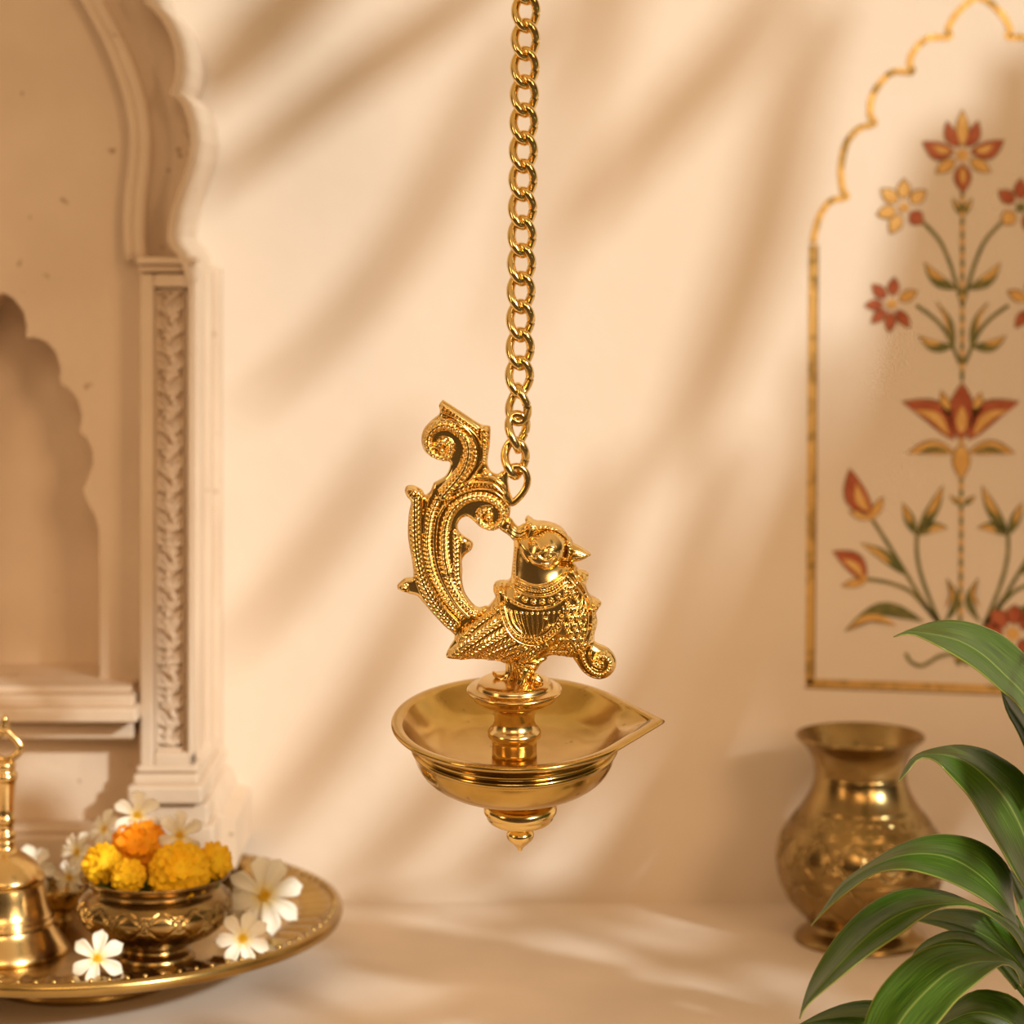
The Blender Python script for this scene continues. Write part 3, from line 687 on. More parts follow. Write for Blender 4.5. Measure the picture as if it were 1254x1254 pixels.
# legs
leg = casting('leg', [(626, 806), (631, 817), (633, 828), (630, 834), (618, 838), (609, 841), (608.5, 845), (613, 847), (636, 848.2), (660, 846.8), (667.5, 843.5), (664, 839), (655, 834), (651, 830), (652, 824), (657, 818), (662, 810), (670, 802), (650, 796), (632, 798)], 9, 10, [
    ('ridge', [(632, 806), (645, 804), (660, 806)], 1.3, 1.8), ('ridge', [(634, 812), (645, 810), (657, 812)], 1.2, 1.8), ('ridge', [(642, 815), (641, 828), (634, 838), (616, 844)], 2.2, 2.2), ('ridge', [(644, 816), (645, 830), (652, 839), (663, 843)], 2.2, 2.2), ('ridge', [(643, 830), (641, 838), (638, 846)], 1.8, 2),
    ('beads', [(638, 812), (638, 826)], 5, 1.5, 1.8), ('beads', [(649, 811), (647, 824)], 5, 1.5, 1.8)], M['brass'], bird, lmap, cell=.6, blur=4, yoff=-9)
casting('claw', [(651, 827), (653, 821), (659, 821), (665, 827), (665, 833), (657, 834), (651, 831)], 5, 5, [('ridge', [(654, 824), (663, 830)], 1.4, 1.8)], M['brass'], leg, lmap, cell=.6, blur=3, yoff=-14)
leg2 = casting('leg', [(618, 804), (619, 815), (618, 826), (612, 828), (604, 824.5), (602.5, 828), (607, 834), (613, 838), (624, 840), (634, 836), (633, 822), (628, 808)], 7, 8, [('ridge', [(624, 808), (626, 822), (622, 834)], 2, 2), ('ridge', [(605, 828), (613, 832)], 1.8, 2)], M['brass'], bird, lmap, cell=.6, blur=4, yoff=9)
# ring on the tail
rp = smooth_poly([(627, 616), (636, 608.5), (643, 599), (646, 588.5), (643.5, 578), (636, 571.5), (627, 572), (620.5, 578), (618, 588), (619.5, 600), (623, 610)], True, 5)
v, f = tube_data([Vector(lmap(x, y, 0).tolist()) for x, y in rp], 4.4 * S0, 12, True); obj('hanging_ring', v, f, M['brass'], lamp)

# ------------------------------------------------------------------ chain
ring_top = lmap(635, 571, 0); CD = float(ring_top[1])
SCH = CD / F
def link_mesh(a=12.9, b=22.0, k=50, r=5.3, n=44):
    pts = []
    for i in range(n):
        t = 2 * math.pi * i / n
        x, z = a * math.copysign(abs(math.cos(t)) ** .9, math.cos(t)), b * math.sin(t)
        an = math.radians(k) * z / b
        pts.append(Vector((x * math.cos(an), -x * math.sin(an) - 2.2 * math.sin(an) * 0, z)) * SCH)
    return tube_data(pts, r * SCH, 12, True)
chain = thing('chain', 'polished brass curb-link chain holding up the bird lamp', 'chain', P(640, 0, CD))
lv, lf = link_mesh()
first = obj('link', lv, lf, M['brass'], chain, world=False)
yc = 561.0; spots = []
spots.append((631, 561, 12)); spots.append((633.8, 529, 44)); spots.append((634.6, 495, -38)); spots.append((636.2, 461.5, 8))
yv = 461.5
while yv > -120:
    yv -= 34.4
    spots.append((636.4 + (461 - yv) * .0168, yv, 6 - 4 * math.sin(yv * .03)))
for i, (x, y, rz) in enumerate(spots):
    o = first if i == 0 else first.copy()
    if i: C.objects.link(o); o.parent = chain
    o.location = P(x, y, CD) - wloc(chain); o.rotation_euler = (0, math.radians(-1), math.radians(rz))

# ------------------------------------------------------------------ tray and what stands on it
TD, TR = 1.805, .18; TC = Vector(((100 - 627) * TD / F, TD, 0)); TZ = .041
tray = thing('brass_tray', 'wide round brass tray with a beaded fluted rim, standing on the stone floor', 'tray', TC)
tp = [(.001, .030), (.052, .028), (.056, .012), (.066, .004), (.066, 0), (.060, 0), (.05, .010), (.047, .026), (.1, .034), (.16, .0375), (.174, .0385), (.179, .0405), (.1802, .0445), (.179, .0478), (.1755, .0484), (.172, .0472), (.168, .0466), (.150, .0446), (.1475, .0438), (.145, .0420), (.140, .0412), (.1, .0410), (.05, .0410), (.001, .0410)]
tpd = [tuple(x) for x in dense(tp, step=.0035)]
def tray_fn(r, z, th, j):
    if .1495 < r < .170 and z > .044: z += .0022 * (1 if math.sin(th * 60) > .1 else -.3) * min(1, (r - .1495) / .003) * min(1, (.170 - r) / .003)
    return r, z
v, f = lathe_data(tpd[7:], 304, tray_fn)
v2, f2 = lathe_data([tuple(x) for x in tp[:9]], 64)
tb = MB().add(v2, f2).add(v, f)
to_ = obj('tray_plate', np.array(tb.v) + np.array(TC), tb.f, M['brass_tray'], tray)
bd = MB()
for i in range(96):
    a = 2 * math.pi * i / 96; c0 = Vector((.1738 * math.cos(a), .1738 * math.sin(a), .0482)); r = .0017
    vv, ff = [], []
    for j in range(4):
        for k in range(8):
            ph = j / 3 * math.pi / 2; vv.append(c0 + Vector((r * math.cos(ph) * math.cos(k * math.pi / 4), r * math.cos(ph) * math.sin(k * math.pi / 4), r * math.sin(ph))))
    for j in range(3):
        for k in range(8): ff.append((j * 8 + k, j * 8 + (k + 1) % 8, (j + 1) * 8 + (k + 1) % 8, (j + 1) * 8 + k))
    bd.add(vv, ff)
obj('rim_beads', np.array(bd.v) + np.array(TC), bd.f, M['brass_tray'], tray)

# bell
BD = 1.724; BS = BD / F; BC = Vector(((6 - 627) * BS, BD, TZ))
bell = thing('hand_bell', 'brass hand bell with a looped handle on the tray beside the flower bowl', 'bell', BC)
by = lambda y: (1166 - y)
prof = [(70, by(1165)), (77, by(1166)), (78, by(1163)), (76, by(1158)), (68, by(1146)), (62, by(1137)), (59.5, by(1131)), (60, by(1129)), (58, by(1127)), (57, by(1125)), (57.3, by(1123)), (55, by(1120)), (51, by(1105)), (48.5, by(1090)), (47, by(1084)), (48.5, by(1081.5)), (49, by(1078)), (47, by(1074)), (43, by(1068)), (35, by(1059)), (24, by(1051)), (15, by(1046)), (12.5, by(1040)), (13, by(1036)), (11, by(1033))]
def blathe(name, prof, parent, mat, n=72):
    v, f = lathe_data([(r * BS, z * BS * 1.04) for r, z in prof], n); return obj(name, np.array(v) + np.array(BC), f, mat, parent)
inner = [(66, by(1163)), (70, by(1165))]
body = blathe('bell_body', [tuple(x) for x in dense(inner + prof[1:], 2)], bell, M['brass_pale'])
hp = [(11, by(1034)), (13.5, by(1031)), (14, by(1027)), (11, by(1024)), (10.5, by(1018)), (12.5, by(1013)), (13, by(1009)), (11, by(1005)), (11.5, by(990)), (12.5, by(975)), (13.5, by(966)), (15.5, by(962)), (15.5, by(957)), (12, by(953)), (13.5, by(948)), (13, by(944)), (8, by(940)), (1, by(938))]
hd = blathe('handle', [tuple(x) for x in dense(hp, 2)], bell, M['brass_pale'], 40)
lp = [(0, 941), (10, 947), (17, 956), (20, 966), (15, 978), (7, 990), (0, 1001)]
off = [(x, 941 - (y - 941) * .62) for x, y in lp]
pts = [Vector((x * BS, 0, by(y) * BS * 1.04)) + BC for x, y in resample(off, 20)] + [Vector((-x * BS, 0, by(y) * BS * 1.04)) + BC for x, y in resample(off, 20)[-2:0:-1]]
v, f = tube_data(pts, 4.6 * BS, 10, True); obj('loop', v, f, M['brass_pale'], hd)
v, f = lathe_data([(r * BS, by(y) * BS * 1.04) for r, y in ((4, 908), (6, 904), (6.5, 900), (4.5, 896), (5, 894), (3, 889), (.3, 886))], 20); obj('knob', np.array(v) + np.array(BC), f, M['brass_pale'], hd)

# engraved bowl of marigolds
GD = 1.711; GS = GD / F; GC = Vector(((190 - 627) * GS, GD, TZ))
fbowl = thing('brass_bowl', 'round engraved brass bowl filled with marigolds on the tray', 'bowl', GC)
gp = [(3, 6), (40, 4), (45, 0), (48, 0), (49, 3), (47, 7), (41, 11), (39, 15), (43, 19), (57, 25), (73, 33), (86, 44), (93, 54), (95, 63), (92, 73), (86, 80), (80, 85), (78, 88), (79, 91), (85, 96), (90, 100), (92, 102.5), (91.5, 104), (89, 103.5), (83, 99), (76, 91), (75, 87), (82, 79), (90, 66), (87, 50), (70, 34), (40, 25), (2, 24)]
gp = [tuple(x) for x in dense(smooth_poly(gp, False, 3), step=1.2)]
def engrave(r, z, th, j, s, z0, z1, nrep, amp, lim):
    zz = z / s
    if z0 < zz < z1 and j < lim:
        u = (th * nrep / (2 * math.pi)) % 1; w = (zz - z0) / (z1 - z0)
        d = abs(abs(u - .5) * 2 - abs(w - .5) * 2)               # lattice of lozenges
        leaf = abs((u - .5) ** 2 * 16 + (w - .5) ** 2 * 9 - .5)
        g = max(0, 1 - d / .14) + max(0, 1 - leaf / .2) * .8
        env = min(1, w / .08, (1 - w) / .08)
        r -= amp * s * min(1, g) * env
    return r, z
glim = int(len(gp) * .62)
def gfn(r, z, th, j):
    r, z = engrave(r, z, th, j, GS, 44, 78, 14, 2.4, glim)
    r, z = engrave(r, z, th, j, GS, 22, 43, 20, 1.5, glim); return r, z
v, f = lathe_data([(r * GS, z * GS) for r, z in gp], 280, gfn); obj('bowl_body', np.array(v) + np.array(GC), f, M['brass_old'], fbowl)

# little cup behind
K = P(74, 1108, 1.80); K.z = TZ; KS = 1.8 / F
v, f = lathe_data([(r * KS, z * KS) for r, z in dense([(2, 0), (16, 0), (16, 3), (11, 7), (18, 13), (27, 22), (31, 33), (31, 40), (28, 41), (27, 36), (22, 24), (10, 15), (1, 14)], 3)], 48)
cup = obj('small_cup', np.array(v), f, M['brass_tray']); cup.location = K; tag(cup, 'small footed brass cup on the tray, between the bell and the flower bowl', 'cup')

# ---- flowers
def petal_grid(L, Wd, cup, bendz, nu=6, nv=9, ruff=0, rnd=None):
    v, f = [], []
    for j in range(nv + 1):
        t = j / nv; w = Wd * (t ** .7) * math.sqrt(max(0, 1 - max(0, (t - .6) / .4) ** 2.4)) if t < 1 else Wd * .12
        w = max(w, Wd * .14)
        for i in range(nu + 1):
            u = i / nu * 2 - 1
            v.append((L * (t - .06 * u * u * t), w * u, bendz(t) + cup * u * u * w + (ruff * math.sin(u * 7 + t * 3) * t if ruff else 0)))
    for j in range(nv):
        for i in range(nu): a = j * (nu + 1) + i; f.append((a, a + 1, a + nu + 2, a + nu + 1))
    return v, f

def solid(o, t):
    m = o.modifiers.new('thickness', 'SOLIDIFY'); m.thickness = t; m.offset = 0; return o

def blossom(n, seed, tuber=True):
    rnd = random.Random(seed)
    root = bpy.data.objects.new('white_blossom', None); C.objects.link(root); WL[root.name] = Vector()
    for k in range(n):
        a = 2 * math.pi * k / n + rnd.uniform(-.12, .12); lift = rnd.uniform(.12, .4)
        v, f = petal_grid(1.0, rnd.uniform(.30, .36) * (6 / n) ** .4, .5, lambda t: lift * t - .30 * t * t * t + .05 * (1 - t), 6, 9)
        ca, sa = math.cos(a), math.sin(a)
        v = [(x * ca - y * sa, x * sa + y * ca, z + .02 * (k % 2)) for x, y, z in v]
        solid(obj('petal', v, f, M['white_petal'], root, world=False), .035)
    v, f = lathe_data([(.2, -.02), (.19, .06), (.15, .12), (.08, .15), (.01, .13)], 20, lambda r, z, th, j: (r * (1 + .13 * math.sin(9 * th)), z + .02 * math.sin(7 * th + j)))
    obj('pistil', v, f, M['pistil'], root, world=False)
    v, f = tube_data([(0, 0, .02), (0, 0, -.25), (.02, 0, -.5)], [.12, .09, .06], 10); obj('flower_tube', v, f, M['white_petal'], root, world=False)
    return root
protos = {}
def place_blossom(n, seed, px, py, D, rpx, face, spin, label, group):
    key = (n, seed)
    if key not in protos: r = protos[key] = blossom(n, seed)
    else:
        src = protos[key]; r = src.copy(); C.objects.link(r)
        for ch in src.children:
            c = ch.copy(); C.objects.link(c); c.parent = r
    r.location = P(px, py, D); s = rpx * D / F; r.scale = (s, s, s)
    q = Vector(face).normalized().to_track_quat('Z', 'Y'); r.rotation_mode = 'QUATERNION'
    from mathutils import Quaternion
    r.rotation_quaternion = q @ Quaternion((0, 0, 1), math.radians(spin))
    tag(r, label, 'flower', group); return r
GB = 'white blossoms around the flower bowl'
place_blossom(6, 1, 168, 1000, 1.737, 33, (.1, -.8, .55), 92, 'white blossom topping the heap, behind the orange marigold', GB)
place_blossom(6, 2, 220, 1023, 1.725, 31, (.15, -.9, .35), 80, 'white blossom resting above the largest yellow marigold in the bowl', GB)
place_blossom(6, 2, 130, 1016, 1.762, 26, (-.5, -.7, .4), 30, 'soft white blossom tucked behind the topmost blossom of the bowl', GB)
place_blossom(6, 1, 97, 1044, 1.768, 29, (-.6, -.7, .3), 15, 'white blossom hanging over the rim of the bowl on the side of the bell', GB)
place_blossom(6, 1, 86, 1074, 1.758, 23, (-.3, -.9, -.1), 50, 'lowest white blossom behind the bowl rim, above the small brass cup', GB)
place_blossom(8, 5, 323, 1098, 1.745, 50, (.22, -.85, .45), 10, 'largest white blossom, wide open, leaning on the tray rim beside the bowl', GB)
place_blossom(7, 6, 297, 1150, 1.690, 35, (.12, -.9, .4), 25, 'white blossom on the tray in front of the largest white blossom', GB)
place_blossom(6, 1, 119.5, 1174, 1.655, 35, (0, -.93, .36), 88, 'white blossom standing on the tray between the bell and the bowl foot', GB)
place_blossom(7, 6, 36, 1066, 1.80, 34, (.35, -.8, .45), 40, 'white blossom peeping out behind the shoulder of the brass bell', GB)
place_blossom(6, 2, 288, 1108, 1.77, 26, (-.4, -.8, .3), 20, 'yellowish white blossom half hidden behind the largest white blossom', GB)

def marigold(name, px, py, D, rpx, n, mat, seed, label, face, sq=.85):
    rnd = random.Random(seed); c = P(px, py, D); r = rpx * D / F
    root = thing('marigold', label, 'marigold', c, 'marigolds in the brass bowl')
    fz = Vector(face).normalized(); q = fz.to_track_quat('Z', 'Y').to_matrix()
    mb = MB(); ga = math.pi * (3 - math.sqrt(5))
    for i in range(n):
        t = (i + .5) / n; th = math.acos(1 - 1.62 * t); ph = i * ga + rnd.uniform(-.2, .2)
        L = r * rnd.uniform(.42, .52); wd = r * rnd.uniform(.24, .34) * (.75 + .5 * t)
        v, f = petal_grid(L, wd, rnd.uniform(-1.2, 1.2) / r * r * .35, lambda t_: -.25 * L * t_ * t_ * (1 if th > .9 else -.4), 4, 4, r * .035)
        d = Vector((math.sin(th) * math.cos(ph), math.sin(th) * math.sin(ph), math.cos(th) * sq))
        tn = Vector((math.cos(th) * math.cos(ph), math.cos(th) * math.sin(ph), -math.sin(th)))
        up = (d * .55 + tn * .75).normalized() if th > .5 else (d * .9 + tn * .35).normalized()
        sd_ = up.cross(d).normalized(); nm = sd_.cross(up).normalized() * -1
        base = d * r * .56
        mb.add([c + q @ (base + up * x + sd_ * y + nm * z) for x, y, z in v], f)
    core_v, core_f = lathe_data([(r * .72 * math.sin(a), r * .72 * sq * math.cos(a)) for a in np.linspace(.02, 3.1, 10)], 16)
    mb.add([c + q @ Vector(x) for x in core_v], core_f)
    solid(mb.build('petals', M[mat], root), r * .02)
    zb = .075 * 0 + (TZ + 26 * GS)
    v, f = tube_data([c - fz * r * .2 + Vector((0, 0, -r * .2)), c + Vector((0, .1 * r, -r * .9)), Vector(((c.x * .6 + GC.x * .4), (c.y * .6 + GC.y * .4), zb))], [r * .3, r * .34, r * .12], 12); obj('calyx', v, f, M['calyx'], root)
    return root
marigold('m', 170, 1038, 1.725, 37, 95, 'marigold_orange', 1, 'orange marigold heaped on top in the bowl, under the topmost white blossom', (-.1, -.8, .5))
marigold('m', 220, 1068, 1.690, 40, 130, 'marigold_yellow', 2, 'largest yellow marigold at the front of the bowl', (.15, -.8, .5))
marigold('m', 124, 1058, 1.705, 27, 90, 'marigold_yellow', 3, 'deep yellow marigold at the bowl rim on the side of the bell', (-.35, -.75, .3))
marigold('m', 157, 1073, 1.683, 23, 80, 'marigold_yellow', 4, 'smallest yellow marigold, in front of the orange one', (-.05, -.9, .3))
marigold('m', 264, 1054, 1.705, 25, 60, 'marigold_yellow', 5, 'yellow marigold at the bowl rim on the side of the largest white blossom', (.55, -.6, .4))

# ------------------------------------------------------------------ brass pot
VD = 1.899; VS = VD / F; VC = Vector(((1053.5 - 627) * VS, VD, 0))
pot = thing('brass_pot', 'engraved round-bellied brass water pot with flared rim standing by the wall', 'pot', VC)
vy = lambda y: 1150 - y
vp = [(2, 3), (70, 2), (78, 0), (80.5, 0), (80.5, 3), (79, 6), (74, 10), (66, 16), (63, 20), (63, 23), (68, 27), (76, 35), (86, 46), (95, 62), (100.5, 78), (103, 95), (103, 108), (100, 121), (95, 132), (87, 144), (77, 157), (69, 168), (62, 180), (57.5, 192), (56, 202), (56.5, 212), (59, 222), (65, 233), (72, 241), (77.5, 246), (79, 248.5), (78, 250.5), (75.5, 250), (71, 245), (63, 236), (55, 224), (51, 210), (51, 198), (56, 182), (70, 162), (90, 132), (96, 108), (92, 76), (72, 44), (40, 28), (2, 26)]
vp = [tuple(x) for x in dense(smooth_poly(vp, False, 3), step=1.4)]; vlim = int(len(vp) * .55)
def vfn(r, z, th, j):
    zz = z / VS
    if j < vlim:
        for g in (204, 163, 160, 143, 139, 91, 88):
            if abs(zz - g) < 1.6: r -= 1.4 * VS * (1 - abs(zz - g) / 1.6)
    r, z = engrave(r, z, th, j, VS, 145, 158, 34, 2.0, vlim)
    r, z = engrave(r, z, th, j, VS, 93, 137, 14, 3.6, vlim)
    r, z = engrave(r, z, th, j, VS, 36, 86, 10, 3.0, vlim)
    return r, z
v, f = lathe_data([(r * VS, z * VS) for r, z in vp], 300, vfn); obj('pot_body', np.array(v) + np.array(VC), f, M['brass_old'], pot)

# ------------------------------------------------------------------ foreground plant
plant = thing('potted_plant', 'leafy green plant with long arching glossy leaves in front of the brass pot', 'plant', P(1330, 1389, 1.5))
def leaf(up, mid, lo, D0, D1, fold=.012, nv=34, nu=6, sag=0.0, name='leaf'):
    """up, mid, lo run from the tip to the base; D0 at the tip, D1 at the base; the edges lie further off than the rib by fold"""
    U, Mm, Lo = resample(up, nv), resample(mid, nv), resample(lo, nv)
    v, uv, f = [], [], []
    for j in range(nv):
        t = j / (nv - 1); D = D0 + (D1 - D0) * t - sag * math.sin(math.pi * t)
        for i in range(-nu, nu + 1):
            u = i / nu; E = U[j] if u > 0 else Lo[j]; a = abs(u)
            q = Mm[j] + (E - Mm[j]) * a
            w = min(1.0, np.linalg.norm(E - Mm[j]) / 14)
            fd = fold if u > 0 else -fold * .8
            v.append(P(q[0], q[1], D + fd * w * a + (.004 * w * math.sin(math.pi * a)))); uv.append((u, t * 3))
    k = 2 * nu + 1
    for j in range(nv - 1):
        for i in range(k - 1): a = j * k + i; f.append((a, a + 1, a + k + 1, a + k))
    o = obj(name, v, f, M['leaf'], plant, uv=uv); solid(o, .0006); return o
T = (1094, 780)
leaf([T, (1116, 770), (1145, 761), (1176, 760), (1207, 768), (1232, 781), (1258, 805), (1290, 850), (1310, 920)], [T, (1112, 774), (1145, 778), (1176, 786), (1203, 802), (1228, 825), (1256, 854), (1285, 900), (1310, 960)],
     [T, (1112, 777), (1128, 781), (1166, 801), (1197, 821), (1224, 844), (1250, 868), (1280, 925), (1306, 975)], 1.42, 1.50, .03)
T = (1226, 846)
leaf([T, (1240, 856), (1262, 880), (1290, 940), (1310, 1000)], [T, (1236, 866), (1256, 896), (1285, 960), (1306, 1020)], [T, (1233, 872), (1248, 900), (1276, 968), (1302, 1030)], 1.50, 1.53, .02, 18)
T = (1100.6, 957)
leaf([T, (1112, 934), (1124, 923), (1145, 916), (1172, 912), (1197, 915), (1218, 923), (1254, 949), (1285, 1000), (1300, 1080)], [T, (1113, 937), (1125, 926.5), (1149, 924), (1176, 930), (1197, 943), (1218, 963), (1238, 990), (1256, 1030), (1275, 1100)],
     [T, (1111, 946), (1126, 929), (1145, 932), (1166, 953), (1187, 977), (1207, 1010), (1226, 1041), (1246, 1076), (1270, 1110)], 1.44, 1.52, .03)
T = (993, 1134)
leaf([T, (1009, 1112), (1030, 1082), (1065, 1056), (1101, 1035), (1136, 1023), (1166, 1022), (1194, 1028), (1218, 1042), (1237, 1066), (1240, 1094), (1244, 1122)], [T, (1012, 1111), (1032, 1085), (1065, 1063), (1101, 1049), (1136, 1046), (1166, 1052), (1194, 1068), (1218, 1089), (1232, 1106), (1240, 1118), (1247, 1128)],
     [T, (1013, 1113), (1037, 1093), (1072, 1070), (1108, 1065), (1143, 1073), (1171, 1084), (1196, 1097), (1214, 1109), (1230, 1123), (1240, 1130), (1248, 1136)], 1.40, 1.50, .025, sag=.01)
T = (979, 1248)
leaf([T, (986, 1218), (1000, 1185), (1023, 1148), (1054, 1115), (1089, 1094), (1124, 1087), (1159, 1092), (1188, 1104), (1220, 1117), (1246, 1134), (1262, 1160)], [T, (990, 1226), (1019, 1192), (1054, 1155), (1089, 1127), (1124, 1112), (1159, 1107.5), (1190, 1108), (1220, 1121), (1244, 1140), (1258, 1164)],
     [T, (990, 1230), (1023, 1202), (1065, 1169), (1101, 1145), (1129, 1124), (1155, 1111), (1180, 1109.5), (1194, 1112), (1218, 1126), (1240, 1145), (1254, 1168)], 1.38, 1.48, .022, sag=.012)
T = (1052, 1345)
leaf([T, (1052, 1300), (1058, 1254), (1072, 1218), (1094, 1190), (1119, 1169), (1148, 1157), (1176, 1155), (1199, 1159), (1222, 1170), (1244, 1180), (1262, 1204)], [T, (1072, 1300), (1101, 1254), (1119, 1230), (1143, 1206), (1166, 1188), (1194, 1179), (1215, 1178), (1230, 1178.5), (1244, 1186), (1256, 1208)],
     [T, (1100, 1310), (1148, 1254), (1171, 1226), (1194, 1206), (1208, 1194), (1222, 1184), (1231, 1181), (1237, 1183), (1246, 1192), (1252, 1212)], 1.34, 1.46, .02, sag=.015)
T = (1120, 1127)
leaf([T, (1135, 1119), (1159, 1113), (1194, 1115), (1230, 1130), (1256, 1160), (1270, 1200)], [T, (1140, 1126), (1165, 1130), (1196, 1141), (1226, 1160), (1250, 1184), (1266, 1215)], [T, (1136, 1131), (1160, 1138), (1190, 1152), (1218, 1170), (1244, 1196), (1262, 1226)], 1.53, 1.53, .02, 20)
T = (1116, 1172)
leaf([T, (1124, 1160), (1140, 1148), (1166, 1139), (1196, 1145), (1220, 1165), (1250, 1200)], [T, (1128, 1164), (1148, 1154), (1170, 1150), (1196, 1156), (1218, 1172), (1248, 1208)], [T, (1132, 1168), (1156, 1161), (1176, 1160), (1198, 1167), (1216, 1180), (1244, 1212)], 1.50, 1.5, .016, 18)
T = (976, 1256)
leaf([T, (1007, 1239), (1042, 1227), (1075, 1225), (1110, 1232), (1160, 1262), (1220, 1320)], [T, (1010, 1248), (1045, 1245), (1078, 1250), (1110, 1262), (1155, 1290), (1210, 1335)], [T, (1012, 1262), (1045, 1268), (1078, 1278), (1110, 1292), (1150, 1318), (1200, 1350)], 1.42, 1.48, .02, 20)
T = (1130, 1268)
leaf([T, (1155, 1238), (1190, 1214), (1218, 1213), (1246, 1224), (1275, 1260), (1295, 1310)], [T, (1160, 1252), (1190, 1240), (1218, 1243), (1244, 1258), (1270, 1290), (1290, 1330)], [T, (1160, 1275), (1190, 1272), (1218, 1278), (1242, 1292), (1264, 1316), (1285, 1345)], 1.5, 1.5, .02, 20)
T = (1236, 1064)
leaf([T, (1244, 1072), (1262, 1090), (1280, 1140), (1288, 1200)], [T, (1244, 1084), (1258, 1112), (1274, 1160), (1284, 1210)], [T, (1241, 1092), (1252, 1124), (1268, 1172), (1280, 1220)], 1.56, 1.54, .02, 16)
PB = P(1330, 1389, 1.5)
def petiole(pts, r=3.0):
    q = [P(*p_) for p_ in pts] + [PB + Vector((random.Random(int(pts[0][0] + pts[0][1])).uniform(-.012, .012), random.Random(int(pts[0][1])).uniform(-.01, .01), .02))]
    v, f = tube_data(resample([tuple(x) for x in q], 16), r * 1.5 / F, 8); obj('stem', v, f, M['stem'], plant)
for s in ([(1308, 960, 1.50), (1308, 1100, 1.5), (1303, 1200, 1.5)], [(1304, 1015, 1.53), (1306, 1120, 1.52)], [(1274, 1098, 1.52), (1284, 1150, 1.515), (1294, 1220, 1.51)], [(1243, 1122, 1.502), (1262, 1160, 1.5), (1284, 1220, 1.5)],
          [(1244, 1140, 1.484), (1260, 1170, 1.48), (1284, 1240, 1.485)], [(1240, 1184, 1.462), (1262, 1215, 1.462), (1282, 1262, 1.475)], [(1262, 1215, 1.53), (1280, 1250, 1.52)], [(1246, 1208, 1.5), (1272, 1245, 1.5)], [(1210, 1335, 1.48), (1250, 1345, 1.49)], [(1290, 1330, 1.5), (1296, 1338, 1.5)], [(1283, 1210, 1.54), (1290, 1250, 1.53)]): petiole(s)
v, f = lathe_data(dense([(.002, 0), (.045, 0), (.048, .006), (.054, .022), (.057, .024), (.057, .032), (.052, .032), (.05, .026), (.002, .026)], 2), 40)
obj('pot', np.array(v) + np.array(PB - Vector((0, 0, PB.z))), f, M['pot'], plant)

# ------------------------------------------------------------------ unseen palm leaves and an added holed sheet that dapple the light
palm = thing('unseen_palm_leaflets', 'unseen loose palm leaflets set out of view to shade the wall in streaks', 'palm branch', (1.1, 1.0, 0.5))
def blade(pts, w0, t0, t1=None):
    """a palm leaflet whose shade falls along pts on the back wall"""
    t1 = t0 if t1 is None else t1
    n = 24; q = resample(pts, n); v, uv, f = [], [], []
    for j in range(n):
        s = j / (n - 1); a = P(q[j][0], q[j][1], DW); t = t0 + (t1 - t0) * s; c = a + SUN * t
        d = q[min(j + 1, n - 1)] - q[max(j - 1, 0)]; d = d / np.linalg.norm(d); nn = Vector((-d[1], 0, -d[0]))
        w = w0 * (math.sin(math.pi * min(1, .06 + .94 * s)) ** .5) * DW / F / 2 + .0004
        for u in (-1, -.5, 0, .5, 1):
            v.append(c + nn * w * u + SUN * (.25 * w * abs(u))); uv.append((u, s * 3))
    for j in range(n - 1):
        for i in range(4): a = j * 5 + i; f.append((a, a + 1, a + 6, a + 5))
    solid(obj('leaflet', v, f, M['frond'], palm, uv=uv), .0005)
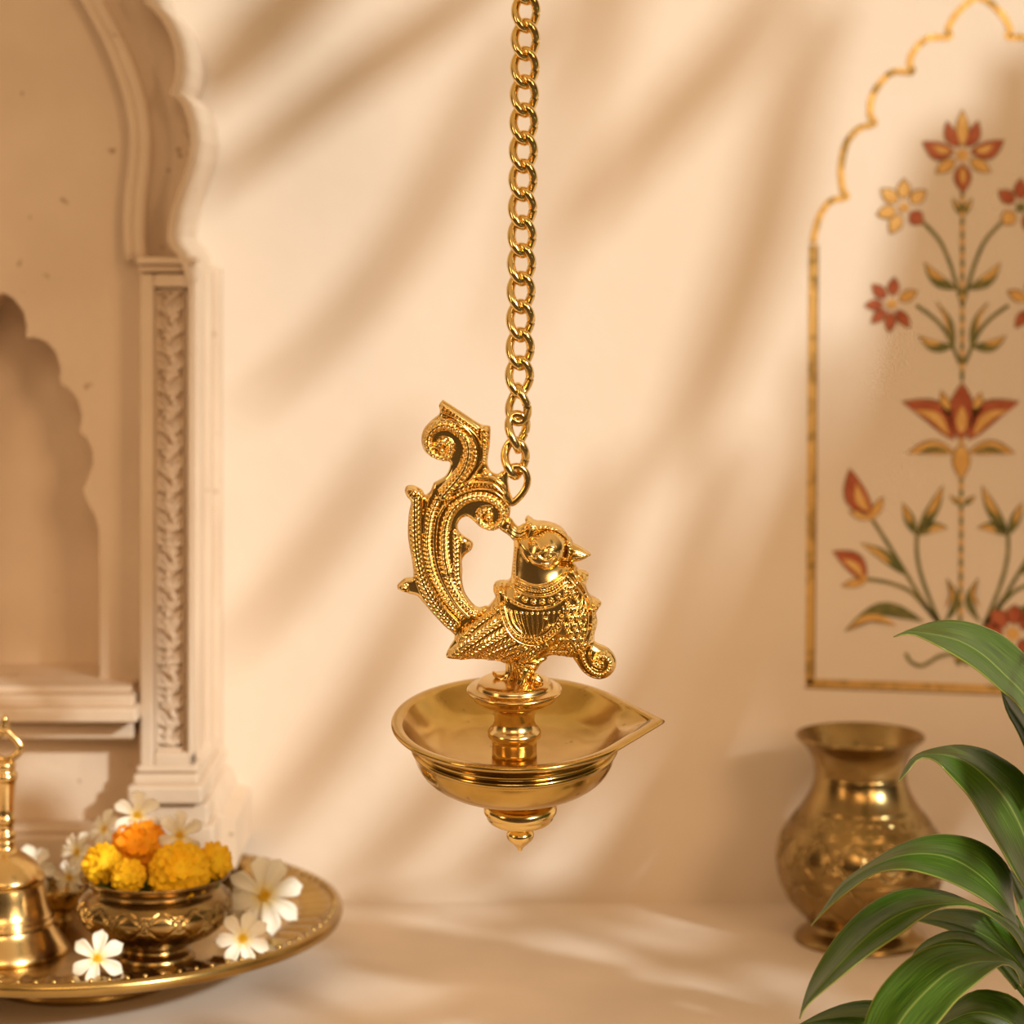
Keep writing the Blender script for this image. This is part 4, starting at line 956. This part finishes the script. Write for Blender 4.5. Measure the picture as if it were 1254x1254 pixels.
for a in (
    ([(640, -60), (545, 18), (482, 61), (422, 103), (361, 151), (300, 200), (240, 250)], 50, 1.0),
    ([(430, -60), (350, 10), (290, 70), (230, 130)], 80, 1.0),
    ([(660, 20), (597, 105), (543, 212), (482, 315), (391, 424), (290, 510)], 46, 1.2),
    ([(980, -60), (900, 60), (816, 150), (760, 215), (700, 300)], 56, 1.2),
    ([(770, -90), (735, 40), (712, 130)], 50, 1.3),
    ([(1020, 0), (973, 121), (937, 273), (894, 394), (850, 500), (800, 600)], 66, 1.1),
    ([(500, 510), (420, 630), (340, 735), (270, 810)], 40, 1.2),
    ([(560, 640), (482, 790), (422, 893), (350, 985), (290, 1050)], 50, 1.1),
    ([(760, 560), (690, 740), (610, 880), (490, 1030), (380, 1130)], 62, 1.2),
    ([(900, 540), (830, 740), (760, 880), (640, 1020), (520, 1110)], 70, 1.1),
    ([(980, 560), (920, 720), (860, 860), (770, 1010), (680, 1130)], 74, 1.05),
    ([(900, 860), (820, 980), (740, 1080), (650, 1190)], 90, 1.1),
    ([(715, -80), (700, 100), (660, 300), (610, 440)], 34, 1.6),
    ([(1010, 420), (985, 600), (950, 760), (880, 940), (780, 1100)], 76, 1.1),
    ([(1160, 150), (1120, 420), (1070, 640), (1010, 860), (900, 1100)], 120, .95),
    ([(1250, 60), (1220, 380), (1160, 640), (1090, 900), (1000, 1120)], 140, .95),
    ([(1340, 100), (1310, 420), (1250, 700), (1170, 960), (1090, 1130)], 150, .95),
    ([(1400, 500), (1330, 800), (1270, 1000), (1190, 1140)], 120, .95),
    ([(60, -330), (38, 100), (26, 450), (20, 750), (16, 985)], 120, 1.2),  # this and the next two are added to keep sun off the niche front
    ([(-40, -330), (-58, 200), (-66, 600), (-70, 985)], 160, 1.25),
    ([(-170, -330), (-185, 200), (-195, 600), (-200, 985)], 170, 1.3),
    ): blade(*a)

def fl(px, py):
    D = H * F / (py - HOR); return P(px, py, D)
def sheet(outline, holes, t):  # unseen added sheet, its holes cut to drop sun patches on the floor
    bm = bmesh.new(); ed = []
    for lp_ in (outline, *holes):
        vs = [bm.verts.new(fl(x, y) + SUN * t) for x, y in lp_]
        for i in range(len(vs)): ed.append(bm.edges.new((vs[i], vs[(i + 1) % len(vs)])))
    bmesh.ops.triangle_fill(bm, use_beauty=True, use_dissolve=False, edges=ed)
    off = wloc(palm)
    for v_ in bm.verts: v_.co -= off
    me = bpy.data.meshes.new('dapple_sheet'); bm.to_mesh(me); bm.free(); me.materials.append(M['stem'])
    o = bpy.data.objects.new('dapple_sheet', me); C.objects.link(o); o.parent = palm; solid(o, .0006)
def hole(cx, cy, rx, ry, tilt=0.0, n=14):
    r_ = random.Random(int(cx)); 
    return [(cx + rx * math.cos(a) * r_.uniform(.8, 1.1), cy + 1.75 * ry * math.sin(a) * r_.uniform(.8, 1.1) + tilt * math.cos(a)) for a in np.linspace(0, 2 * math.pi, n, endpoint=False)]
sheet([(420, 1112), (470, 1098), (620, 1096), (760, 1098), (900, 1096), (1080, 1098), (1300, 1100), (1420, 1180), (1420, 1300), (900, 1320), (560, 1310), (250, 1300), (230, 1262), (300, 1228), (380, 1180), (430, 1150)],
      [hole(505, 1146, 80, 17, 3), hole(688, 1182, 88, 22, -3), hole(805, 1137, 72, 14, 3), hole(838, 1224, 76, 18, 4), hole(446, 1208, 80, 19, 3), hole(330, 1244, 58, 13), hole(580, 1240, 56, 17), hole(560, 1112, 56, 8), hole(962, 1206, 44, 12), hole(702, 1252, 56, 16), hole(1060, 1250, 60, 14)], .8)
